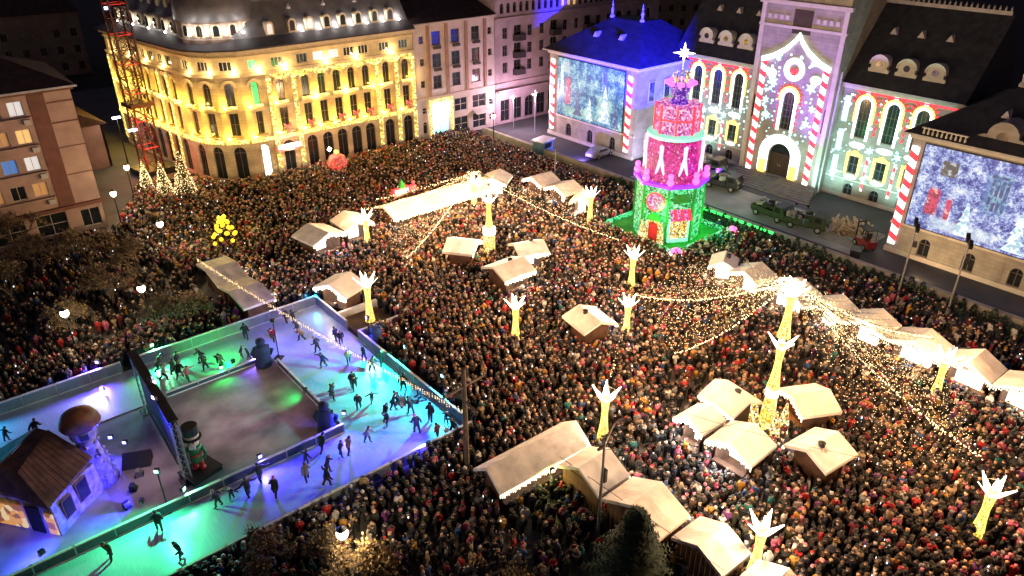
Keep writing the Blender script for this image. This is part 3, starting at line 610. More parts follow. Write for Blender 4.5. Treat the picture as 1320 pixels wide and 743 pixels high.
for k, s in enumerate([4.9, 7.3, 9.7, 12.0, 14.3, 16.8, 19.2]):
    o = link('dormer', dm, hot, (s, .95, 17.7)); link('dormer_window', dg if k != 1 else dgc, o)
    lo = obj('roof_lamp', MB().box(-.12, .12, -.3, -.1, 0, .2), 'white_bulb', hot, (s + 1.2, .95, 17.7)); lamp(lo, (0, -.1, .7), (1., .92, .85), 90, 'POINT', .1)
    if k in (0, 2, 4, 6): obj('roof_vent', MB().lathe([(.3, 0), (.3, .2), (.05, .6)], 8), 'zinc', hot, (s + .5, 2.6, 20.3))
o = link('dormer', dm, hot, (1.9, .95, 17.6)); link('dormer_window', dgc, o)
lf = (HP[6][0], HP[6][1], math.atan2(HP[5][1] - HP[6][1], HP[5][0] - HP[6][0]))
for k in range(8):
    o = place(link('dormer', dm, hot), lf, 2.5 + 2.3 * k, 17.7, 1.4); link('dormer_window', dg, o)
    if k % 2 == 0:
        lo = place(obj('roof_lamp', MB().box(-.12, .12, -.3, -.1, 0, .2), 'white_bulb', hot), lf, 3.6 + 2.3 * k, 17.7, 1.2); lamp(lo, (0, -.15, .7), (1., .92, .85), 60, 'POINT', .1)
    o = place(link('dormer', dm, hot), lf, 2.5 + 2.3 * k, 20.2, 3.2); o.scale = (.7, .7, .7)
dc = (-2.6, 6.3)
prof = [(5.0, 17.2), (5.0, 17.7), (4.75, 17.8), (4.75, 19.4), (4.95, 19.5), (4.9, 19.7), (4.75, 21.6), (4.2, 24), (3.3, 25.7), (2.0, 27), (.7, 27.8), (.5, 29), (.05, 31)]
obj('dome', MB().lathe(prof[5:], 24, dc), 'lead_roof', hot, smooth=True)
obj('dome_drum', MB().lathe(prof[:6], 24, dc), 'block_rose', hot)
for a_ in (200, 224, 248, 272, 296):
    x, y = dc[0] + 4.74 * math.cos(R(a_)), dc[1] + 4.74 * math.sin(R(a_))
    o = link('dormer', dm, hot, (x, y, 17.85), R(a_ + 90)); o.scale = (1, .25, 1.0); link('dormer_window', dg, o)
    a2 = a_ + 12; x, y = dc[0] + 5.0 * math.cos(R(a2)), dc[1] + 5.0 * math.sin(R(a2))
    lo = obj('roof_lamp', MB().box(-.14, .14, -.3, -.05, 0, .22), 'white_bulb', hot, (x, y, 18.2), R(a2 + 90)); lamp(lo, (0, -.45, .6), (1., .95, .9), 90, 'POINT', .1)
# entrance: lit canopy on the corner
ca = obj('entrance_canopy', MB().box(-1.6, 1.6, -1.5, -.3, 3.6, 3.95), 'red_garland', hot, (1.4, .2, 0)); obj('canopy_lights', MB().box(-1.6, 1.6, -1.56, -1.51, 3.95, 4.5), 'shop_white', ca)
lamp(ca, (0, -2.2, 4.2), (1., .8, .5), 500, 'POINT', .2)

# ================================================================ WHITE APARTMENT BLOCK AND THE LONG BLOCK BEHIND IT
pm('block_wall', (.55, .47, .46), .8, .12, .8, .2); pm('block_rib', (.33, .20, .15), .8, .15, 1); pm('far_wall', (.42, .32, .36), .85, .15, .6, .2); pm('awning', (.5, .48, .45), .7, .1, 2)
pm('tile_roof', (.045, .022, .02), .85, .35, 1.5, .4)
blk = thing('apartment_block', 'white four storey block with brown ribs between the golden hotel and the pinkish block', 'building', (58.8, 92, 0))
cols = [(1.35, .75, 1.0), (3.9, 1.5, 1.9), (7.3, 1.5, 1.9), (11.0, 1.5, 1.9), (13.7, .75, 1.0)]
zf = [7.6, 10.7, 13.8]
ops = [(s, z + (1.9 - h) / 2, w, h, False) for s, w, h in cols for z in zf] + [(1.35, 1.2, .8, 1.8, True), (1.35, 4.2, .75, .9, False), (4.1, .5, 3.2, 4.2, False), (8.0, 3.6, 2.4, 2.0, False), (11.5, 3.6, 2.6, 2.0, False), (8.0, .4, 2.6, 2.3, False), (11.5, .4, 2.6, 2.3, False), (13.8, 3.6, .7, .9, False), (13.8, 1.2, .7, .9, False)]
b = MB(); wall_panel(b, 0, 14.6, 0, 17.1, ops); b.box(.02, 14.58, .32, 12, 0, 17.05); obj('facade_wall', b, 'block_wall', blk)
split_boxes('cornice', [(-.05, 14.65, -.35, -.01, 16.7, 17.0), (0, 14.6, -.2, -.004, 6.3, 6.6)], 'block_wall', blk)
for s in (2.45, 5.65, 9.2, 12.7): obj('facade_rib', MB().box(s - .24, s + .24, -.22, -.005, 6.6, 16.7), 'block_rib', blk)
obj('roof', MB().add([(-.2, -.4, 17.1), (14.8, -.4, 17.1), (14.8, 6, 19.2), (-.2, 6, 19.2), (-.2, 12.3, 17.1), (14.8, 12.3, 17.1)], [(0, 1, 2, 3), (3, 2, 5, 4), (0, 3, 4), (1, 5, 2), (0, 4, 5, 1)]), 'tile_roof', blk)
for n_, (s, z, w, h, ar) in enumerate(ops):
    pn = 'shop_cyan' if (s, z) == (4.1, .5) else 'glass'
    wq = window(blk, s, z, w, h, ar, 'white_frame' if z < 6 else 'win_frame', pn, (1, 1) if w > 1 else (0, 1), .16)
    if w == 1.5: obj('sill', MB().box(-.95, .95, -.12, 0, -.12, -.01), 'block_wall', wq)
    if w == 1.5 and n_ % 3 != 0: obj('planter', MB().box(-.6, .6, -.45, -.05, -.5, -.13), 'roof_edge', blk, (s, 0, z))
q = obj('shop_sign', MB().box(-1.7, 1.7, -.3, -.02, 4.75, 5.6), 'shop_white', blk, (4.1, 0, 0)); obj('shop_garland', MB().box(-2.1, 2.1, -.42, -.3, 5.5, 6.2).box(-2.1, -1.7, -.42, -.3, .5, 5.5).box(1.75, 2.15, -.42, -.3, .5, 5.5), 'garland', q)
lamp(q, (0, -1.2, 4.6), (.9, .95, 1.), 320, 'POINT', .2)
obj('awning', MB().add([(10.1, -.01, 3.4), (12.9, -.01, 3.4), (12.9, -1.2, 2.9), (10.1, -1.2, 2.9), (10.1, -.01, 3.33), (12.9, -.01, 3.33), (12.9, -1.2, 2.83), (10.1, -1.2, 2.83)], [(0, 3, 2, 1), (4, 5, 6, 7), (3, 7, 6, 2), (0, 4, 7, 3), (1, 2, 6, 5)]), 'awning', blk)
far = thing('long_apartment_block', 'long pinkish block with arched attic windows behind the palace left wing', 'building', (73.6, 92.1, 0))
ops = []
for k in range(14):
    s = 2.0 + k * 2.55
    bal = k in (1, 4, 7, 10)
    for z in (8.0, 10.6, 13.2): ops.append((s, z - (.3 if bal else 0), 1.5 if bal else 1.0, 2.1 if bal else 1.6, False))
    ops.append((s - .6, 16.9, .8, 1.5, True)); ops.append((s + .7, 16.9, .8, 1.5, True))
    ops.append((s, .4, 1.9, 3.4, k % 3 == 2))
b = MB(); wall_panel(b, 0, 38, 0, 19.2, ops); b.box(.02, 37.98, .32, 13, 0, 19.15); obj('facade_wall', b, 'far_wall', far)
split_boxes('cornice', [(0, 38, -.4, -.01, 16.0, 16.35), (0, 38, -.25, -.01, 6.3, 6.6), (0, 38, -.5, -.01, 18.8, 19.15), (0, 38, -.9, -.01, 5.3, 5.6)], 'far_wall', far)
obj('roof', MB().add([(-.2, -.5, 19.2), (38.2, -.5, 19.2), (38.2, 7, 22.5), (-.2, 7, 22.5), (-.2, 13.3, 19.2), (38.2, 13.3, 19.2)], [(0, 1, 2, 3), (3, 2, 5, 4), (0, 3, 4), (1, 5, 2), (0, 4, 5, 1)]), 'tile_roof', far)
for n_, (s, z, w, h, ar) in enumerate(ops):
    pn = 'glass'
    if ar and z > 16 and 14 < s < 17.2: pn = 'pane_warm'
    if n_ in (24,): pn = 'pane_dim'
    wq = window(far, s, z, w, h, ar, 'win_frame', pn, (1, 1) if w >= 1 else (0, 1), .16)
    if w == 1.5: obj('balcony', MB().box(-1., 1., -.9, -.02, -.15, 0).box(-1., -.95, -.9, -.02, 0, .8).box(.95, 1., -.9, -.02, 0, .8).box(-.94, .94, -.9, -.85, 0, .8), 'roof_edge', wq)

# ================================================================ PINK APARTMENT HOUSE ON THE LEFT
pm('pink_wall', (.52, .36, .30), .85, .14, .6, .25); pm('brown_panel', (.22, .10, .075), .85, .15, .8, .2)
apt = thing('apartment_house', 'pink five storey apartment house with brown stripe and lit rows of windows at left', 'building', (14.7, 89, 0))
ops = []
for f in range(4):
    z = 4.9 + 2.85 * f
    for k in range(6): ops.append((-5.3 - 2.05 * k, z, 1.35, 1.5, False))
ops += [(-1.4, .5, 1.9, 2.0, False), (-5.2, .4, 3.0, 2.4, False), (-9.2, .4, 3.0, 2.4, False), (-13.2, .4, 3.0, 2.4, False)]
b = MB(); wall_panel(b, -17, 0, 0, 15.7, ops); b.box(-17, -.02, .32, 13, 0, 15.65); b.box(-.03, 0, 0, .35, 0, 15.7); obj('facade_wall', b, 'pink_wall', apt)
obj('stripe', MB().box(-4.05, -2.55, -.1, -.004, 3.4, 15.4), 'brown_panel', apt)
split_boxes('floor_band', [(-2.5, -.01, -.06, -.004, 14.3, 14.45), (-2.5, -.01, -.06, -.004, 12.2, 12.35), (-2.5, -.01, -.05, -.004, 9.6, 9.7), (-2.5, -.01, -.05, -.004, 6.6, 6.7), (-17, .2, -.5, -.004, 3.05, 3.4), (-17, .25, -.4, -.004, 15.5, 15.75)], 'brown_panel', apt)
obj('roof', MB().prism([(-17.4, -.7), (.5, -.7), (.5, 13.4), (-17.4, 13.4)], 15.76, 15.95).prism([(-17.4, -.7), (.5, -.7), (.5, 13.4), (-17.4, 13.4)], 15.95, 18.6, 0, [(-17, 5.5), (-5, 5.5), (-5, 7), (-17, 7)]), 'tile_roof', apt)
obj('gutter', MB().box(-17.4, .55, -.85, -.705, 15.78, 15.98), 'zinc', apt)
pn = ['glass', 'pane_cool', 'pane_warm', 'glass', 'pane_warm', 'glass', 'glass', 'glass', 'pane_blue', 'pane_cool', 'glass', 'pane_warm', 'pane_warm', 'pane_dim', 'glass', 'glass', 'glass', 'pane_cool', 'pane_dim', 'glass']
for n_, (s, z, w, h, ar) in enumerate(ops):
    f, k = divmod(n_, 6)
    p_ = {(3, 0): 'pane_cool', (3, 1): 'glass', (3, 2): 'pane_cool', (2, 0): 'pane_warm', (2, 1): 'pane_dim', (2, 2): 'pane_warm', (1, 0): 'pane_cool', (1, 1): 'pane_blue', (1, 2): 'pane_blue', (0, 0): 'pane_dim', (0, 2): 'pane_dim'}.get((f, k), 'glass')
    window(apt, s, z, w, h, ar, 'white_frame', p_, (1, 0) if w < 2 else (1, 1), .16)
for f in range(4):
    z = 4.9 + 2.85 * f
    obj('balcony_parapet', MB().box(-16.9, -4.3, -.55, -.46, z - .9, z - .1).box(-16.9, -4.3, -.46, -.006, z - .95, z - .86).box(-4.3, -4.22, -.55, -.006, z - .95, z - .1), 'pink_wall', apt)
    obj('air_conditioner', MB().box(-5.0, -4.4, -.95, -.57, z - .75, z - .25).lathe([(.2, 0), (.2, .01)], 8, (-4.7, -.95)), 'white_frame', apt)
# ================================================================ DARK TOWN BEHIND
pm('town_wall', (.17, .13, .12), .9, .2, .5); pm('town_wall_b', (.22, .18, .15), .9, .2, .5)
def house(x, y, w, d, h, rz, roofh, label, lit=()):
    t = thing('town_house', label, 'house', (x, y, 0), rz, 'dark houses behind the square')
    ops = []
    n = max(2, int(w / 3)); fl = max(1, int(h / 3.2))
    for f in range(fl):
        for k in range(n): ops.append((-w / 2 + w * (k + .5) / n, 1 + 3.2 * f, 1.1, 1.5, False))
    b = MB(); wall_panel(b, -w / 2, w / 2, 0, h, ops); b.box(-w / 2 + .01, w / 2 - .01, .32, d, 0, h - .02); obj('wall', b, random.choice(['town_wall', 'town_wall_b']), t)
    for i, (s, z, ww, hh, a) in enumerate(ops): window(t, s, z, ww, hh, False, 'win_frame', 'pane_warm' if i in lit else 'glass', (1, 0), .16)
    e = .5; b = MB().add([(-w / 2 - e, -e, h), (w / 2 + e, -e, h), (w / 2 + e, d + e, h), (-w / 2 - e, d + e, h), (-w / 2 + 2, d / 2, h + roofh), (w / 2 - 2, d / 2, h + roofh)], [(0, 1, 5, 4), (1, 2, 5), (2, 3, 4, 5), (3, 0, 4), (3, 2, 1, 0)])
    r = obj('roof', b, 'tile_roof', t); obj('chimney', MB().box(w * .2, w * .2 + .7, d * .4, d * .4 + .7, h, h + roofh + .6), 'town_wall', r)
house(20.2, 118, 15, 8, 6.0, R(95), 2.2, 'low beige house along the side street beyond the pink apartment house', (2,))
house(2, 112, 18, 11, 9.5, 0, 3, 'dark hipped roof house directly behind the pink apartment house')
house(-2, 142, 34, 12, 8, R(-4), 3, 'wide dark house two rows behind the pink apartment house')
house(4, 178, 60, 12, 12, R(-5), 3.5, 'long dim apartment slab far behind the red lattice tower', (7,))
house(-14, 235, 50, 14, 14, R(3), 4, 'dim distant building at the top left corner of the photo')
house(56, 150, 40, 14, 12, R(-3), 3, 'dark building whose roof lies behind the hotel dome')
house(94, 140, 34, 14, 13, R(2), 3, 'dark building behind the long pinkish block')
house(150, 120, 40, 14, 13, R(-30), 4, 'dark building far behind the palace tower')
# two lit shopfronts far off in the side street
for x, y, z, c, lab in ((11.5, 126, 3.0, 'glow_red', 'small red lit shop sign in the dark side street'), (16.2, 123, 2.6, 'pane_cool', 'small pale violet lit shop sign in the dark side street')):
    t = thing('shop_sign', lab, 'sign', (x, y, 0)); obj('face', MB().box(-1.6, 1.6, -.1, .0, z, z + .5), c, t); obj('post', MB().box(-1.3, -1.2, .01, .1, 0, z + .3).box(1.2, 1.3, .01, .1, 0, z + .3), 'dark_metal', t)
# ---------------------------------------------------------------- red lit lattice tower
pm('red_steel', (.055, .012, .012), .5, .2, 2, metal=.3); em('added_red_glow', (1., .05, .04), .10, False)  # red light on the tower put into the steel colour; dim glowing tubes added
t = thing('lattice_tower', 'tall red lit lattice tower standing left of the golden hotel', 'tower', (24.4, 104.5, 0), R(8))
HT = 25; w = 1.05
for sx in (-1, 1):
    for sy in (-1, 1): obj('leg', MB().box(sx * w - .1, sx * w + .1, sy * w - .1, sy * w + .1, 0, HT), 'red_steel', t)
b = MB(); c = MB()
for k in range(14):
    z0, z1 = k * HT / 14, (k + 1) * HT / 14
    for q in range(4):
        P_ = [(-w, -w), (w, -w), (w, w), (-w, w)]; a, e = P_[q], P_[(q + 1) % 4]
        b.tube([(a[0], a[1], z0), (e[0], e[1], z1)], .05, 4); b.tube([(e[0], e[1], z0), (a[0], a[1], z1)], .05, 4)
        (c if k % 2 else b).tube([(a[0], a[1], z1), (e[0], e[1], z1)], .06, 4)
    if c.v: obj('added_red_ring', c, 'added_red_glow', t); c = MB()
obj('bracing', b, 'red_steel', t)
obj('cabin_ring', MB().box(-1.5, 1.5, -1.5, 1.5, 9.0, 9.5), 'red_steel', t); obj('base_plinth', MB().box(-2.2, 2.2, -2.2, 2.2, 0, .8), 'dark_metal', t)
for z in (2.2, 7.): lamp(t, (-1.2, -2.2, z), (1., .05, .04), 420, 'POINT', .2)
obj('blue_lamp', MB().box(-1.7, -1.4, -1.6, -1.3, 21, 21.3), em('blue_bulb', (.3, .45, 1.), 8, False).name, t)
# ================================================================ helpers for placing: ground point seen in a given direction
_F = 960.; _T = R(28.4); _Y = R(39.9)
def at(u, v, z=0):
    a, b_ = (u - 660) / _F, -(v - 371.5) / _F; h = math.cos(_T) + b_ * math.sin(_T); dz = -math.sin(_T) + b_ * math.cos(_T); t = (z - CAMH) / dz
    return ((math.sin(_Y) * h + math.cos(_Y) * a) * t, (math.cos(_Y) * h - math.sin(_Y) * a) * t)
def to_px(x, y, z):
    z -= CAMH; f = x * math.sin(_Y) + y * math.cos(_Y); d = f * math.cos(_T) - z * math.sin(_T)
    return 660 + _F * (x * math.cos(_Y) - y * math.sin(_Y)) / d, 371.5 - _F * (f * math.sin(_T) + z * math.cos(_T)) / d
BLOCK = []   # footprints people keep out of: (cx, cy, half x, half y, rot)

# ================================================================ CHRISTMAS TOWER
def led(name, stops, s, sc): return speckle_em(name, stops, s, sc, sample=True, base=.02)
led('net_green', [(0, (.0, .10, .03)), (.25, (.02, .55, .14)), (.6, (.12, 1., .32)), (.88, (.55, 1., .7))], .85, 5.5)
led('net_magenta', [(0, (.25, .0, .10)), (.35, (.7, .0, .25)), (.7, (1., .01, .42)), (.94, (1., .4, .8))], .75, 6)
led('net_blush', [(0, (.55, .04, .35)), (.3, (.9, .22, .62)), (.6, (1., .66, .92)), (.88, (.6, .0, .25))], .72, 5)
led('net_violet', [(0, (.03, .0, .2)), (.35, (.2, .02, .75)), (.7, (.6, .2, 1.)), (.9, (1., .6, 1.))], .7, 7)
led('net_gold', [(0, (.12, .05, .0)), (.3, (.6, .33, .05)), (.65, (1., .8, .3)), (.9, (1., 1., .8))], 1.2, 7)
em('led_figure', (1., .55, .85), .9); em('led_green', (.05, 1., .15), 1.5); em('led_teal', (.25, .85, .6), .75); em('led_violet', (.16, .02, 1.), 1.8); em('star_light', (1., .86, .55), 6, False)
pm('green_carpet', (.03, .30, .05), .9, .2, 2); pm('red_door', (.55, .02, .04), .6, .15, 2)
TC = (61.6, 47.15); ta = math.atan2(-TC[1], -TC[0])
tw = thing('christmas_tower', 'giant tiered toy tower, green base, pink drum, white gift box and gold star', 'tower', (*TC, 0), ta); tw.scale = (.96, .96, .93)
def ngon(r, n=8, ph=0, c=(0, 0)): return [(c[0] + r * math.cos(ph + 2 * PI * k / n), c[1] + r * math.sin(ph + 2 * PI * k / n)) for k in range(n)]
obj('green_tier', MB().prism(ngon(3.75), .35, 7.0), 'net_green', tw)
for k in range(8):
    x, y = ngon(3.78)[k]; obj('corner_strip', MB().box(x - .12, x + .12, y - .12, y + .12, .35, 7.05, 0, PI * k / 4), 'green_carpet', tw)
obj('violet_rim', MB().prism(ngon(4.15), 7.02, 7.35), 'led_violet', tw)
obj('magenta_drum', MB().lathe([(3.45, 7.36), (3.2, 9.0), (2.75, 12.0)], 24), 'net_magenta', tw)
obj('teal_rim', MB().lathe([(2.8, 12.01), (3.05, 12.1), (3.05, 12.45), (2.6, 12.55)], 24), 'led_teal', tw)
obj('gift_box', MB().prism(ngon(2.35, 8), 12.56, 15.6), 'net_blush', tw)
for k in range(8):
    x, y = ngon(2.37)[k]; obj('gift_ribbon', MB().box(x - .11, x + .11, y - .11, y + .11, 12.56, 15.65, 0, PI * k / 4), 'glow_red', tw)
obj('gift_band', MB().prism(ngon(2.42), 14.0, 14.2), 'glow_red', tw)
obj('violet_cup', MB().lathe([(1.0, 15.62), (.75, 16.1), (.7, 16.5), (1.1, 17.2), (1.35, 17.9)], 14), 'net_violet', tw)
for k in range(8):
    x, y = ngon(1.3)[k]; obj('pink_bloom', MB().lathe([(.08, -.3), (.42, -.1), (.38, .2), (.1, .35)], 8, (x, y)), 'led_pink', tw, (0, 0, 17.8))
b = MB()
for k in range(10):
    x, y = ngon(.95, 10)[k]; b.tube([(x * .6, y * .6, 17.8), (x, y, 18.6), (x * .5, y * .5, 19.1)], [.09, .07, .03], 5)
obj('gold_spray', b, 'net_gold', tw); obj('star_stem', MB().tube([(0, 0, 18), (0, 0, 20.2)], .07, 6), 'net_gold', tw)
b = MB()
for k in range(8):
    a = PI * k / 4; L = 1.15 if k % 2 == 0 else .6
    b.add([(L * math.cos(a) * 0, L * math.cos(a), L * math.sin(a)), (0, .2 * math.cos(a + PI / 2), .2 * math.sin(a + PI / 2)), (0, .2 * math.cos(a - PI / 2), .2 * math.sin(a - PI / 2)), (.2, 0, 0), (-.2, 0, 0)], [(0, 1, 3), (0, 3, 2), (0, 4, 1), (0, 2, 4)])
obj('star', b, 'star_light', tw, (0, 0, 20.9))
# figures and scissors-like legs on the drum, bears on its rim
for k in range(8):
    a = PI * k / 4 + PI / 8; c_, s_ = math.cos(a), math.sin(a)
    fl = MB().tube([(0, -.02, 11.4), (0, 0, 10.2)], [.22, .18], 6).tube([(0, 0, 10.2), (-.55, .15, 7.9)], [.2, .14], 6).tube([(0, 0, 10.2), (.55, .15, 7.9)], [.2, .14], 6).octa((0, -.05, 11.5), .3)
    obj('white_figure', fl, 'led_figure', tw, (3.25 * c_, 3.25 * s_, 0), a + PI / 2)
    a2 = PI * k / 4; c_, s_ = math.cos(a2), math.sin(a2)
    bear = MB().lathe([(.2, 0), (.4, .25), (.36, .6), (.22, .75), (.32, 1.0), (.26, 1.3), (.08, 1.42)], 8)
    obj('rim_bear', bear, 'led_pink', tw, (3.75 * c_, 3.75 * s_, 7.36))
# door side and window side of the base (two faces towards the square)
def face(k, mbs):
    a = PI / 4 * k + PI / 8; r = 3.75 * math.cos(PI / 8)
    for name, mb, mat in mbs: obj(name, mb, mat, tw, (r * math.cos(a), r * math.sin(a), 0), a + PI / 2)
for k in (-1, 0):
    if k == -1:
        d = [('door', MB().box(-.55, .55, -.16, -.02, .4, 2.6), 'red_door'), ('door_arch', MB().band([(-1.0, .4)] + arcpts(0, 2.2, 1.0, PI, 0, 8) + [(1.0, .4)], [(-.62, .4)] + arcpts(0, 2.2, .62, PI, 0, 8) + [(.62, .4)], -.25, -.02), 'net_gold'),
             ('side_cone', MB().xz([(-1.5, .35), (-.9, .35), (-1.15, 3.0)], -.9, -.3), 'net_gold'), ('side_cone', MB().xz([(.9, .35), (1.5, .35), (1.15, 3.0)], -.9, -.3), 'net_gold'),
             ('round_medallion', MB().xz(arcpts(0, 5.2, .95, 0, 2 * PI, 16)[:-1], -.15, -.02), 'net_blush'), ('medallion_rim', MB().band(arcpts(0, 5.2, 1.1, 0, 2 * PI, 16), arcpts(0, 5.2, .95, 0, 2 * PI, 16), -.2, -.02), 'glow_red'), ('green_wreath', MB().xz([(-.9, 3.0), (.9, 3.0), (.6, 3.6), (0, 3.9), (-.6, 3.6)], -.3, -.02), 'green_carpet')]
    else:
        d = [('window', MB().box(-1.0, 1.0, -.12, -.02, 1.0, 3.2), 'net_gold'), ('window_frame', MB().box(-1.2, -1.01, -.2, -.02, .8, 3.4).box(1.01, 1.2, -.2, -.02, .8, 3.4).box(-1.2, 1.2, -.2, -.021, .6, .99), 'led_teal'), ('dark_sign', MB().box(-.9, .9, -.12, -.02, 5.3, 6.3), 'green_carpet')]
        for q in range(6):
            x = -1.2 + q * .4; d.append(('awning_stripe', MB().add([(x, -.02, 4.5), (x + .4, -.02, 4.5), (x + .4, -.75, 3.5), (x, -.75, 3.5), (x, -.02, 4.4), (x + .4, -.02, 4.4), (x + .4, -.75, 3.4), (x, -.75, 3.4)], [(0, 3, 2, 1), (4, 5, 6, 7), (3, 7, 6, 2), (0, 4, 7, 3), (1, 2, 6, 5)]), 'glow_red' if q % 2 else 'net_blush'))
    face(k + 0, d) if k == 0 else face(-1, d)
b = MB().box(57.2, 66.4, 42.4, 52.6, 0, .34); pl = tag(obj('tower_platform', b, 'green_carpet'), 'square green carpeted platform under the giant toy tower', 'platform')
tf = thing('platform_fence', 'low green lit fence round the giant toy tower platform', 'fence', (0, 0, .34))
for (p, q) in (((57.3, 42.5), (66.3, 42.5)), ((57.3, 42.5), (57.3, 45.2)), ((57.3, 49.6), (57.3, 52.5)), ((66.3, 42.5), (66.3, 52.5)), ((57.3, 52.5), (66.3, 52.5))):
    obj('fence_panel', MB().box(min(p[0], q[0]) - .05, max(p[0], q[0]) + .05, min(p[1], q[1]) - .05, max(p[1], q[1]) + .05, 0, .55), 'net_green', tf)
BLOCK.append((61.8, 47.5, 4.9, 5.4, 0))
for (x, y, lab) in ((57.0, 42.0, 'striped candy ball at the front corner of the tower platform'), (66.0, 41.6, 'candy ball at the right corner of the tower platform')):
    t = thing('candy_ball', lab, 'decoration', (x, y, 0)); obj('ball', MB().lathe([(.1, .1), (.5, .35), (.68, .8), (.5, 1.25), (.1, 1.5)], 12), 'led_pink', t, smooth=True); obj('band', MB().lathe([(.7, .7), (.72, .8), (.7, .9)], 12), 'glow_white', t)
for p_, c_, w_ in (((57.6, 45.2, 4.5), (.05, 1., .15), 500), ((62.8, 41.5, 3.0), (.05, 1., .15), 600), ((66.8, 47.5, 3), (.05, 1, .15), 600), ((57.2, 44.2, 9.3), (1., .05, .5), 200), ((61.6, 42.2, 9.0), (.5, .05, 1.), 200)):
    l = lamp(None, p_, c_, w_, 'POINT', .3); l.parent = tw; l.matrix_parent_inverse = (Matrix.Translation(tw.location) @ Matrix.Rotation(ta, 4, 'Z')).inverted()
for k in range(12):   # green lights on the road wall beside the tower
    y = 38.5 + k * .95; tag(obj('wall_light', MB().box(69.0, 69.2, y, y + .6, .7, .92), 'led_green'), 'green light bar on the road wall by the toy tower, %s from the right' % ['1st', '2nd', '3rd', '4th', '5th', '6th', '7th', '8th', '9th', '10th', '11th', '12th'][k], 'light', 'green light bars on the road wall')
lamp(tw, (0, 0, 21.5), (1, .85, .5), 500, 'POINT', .4)
flood(63.6, 49.6, 11.66, (83.5, 73.5, 14.5), (.015, .012, 1.), 700000, 'added blue floodlight on the rim of the toy tower aimed at the palace roof', 36)  # added lamp, source unseen, for the blue light on the roof

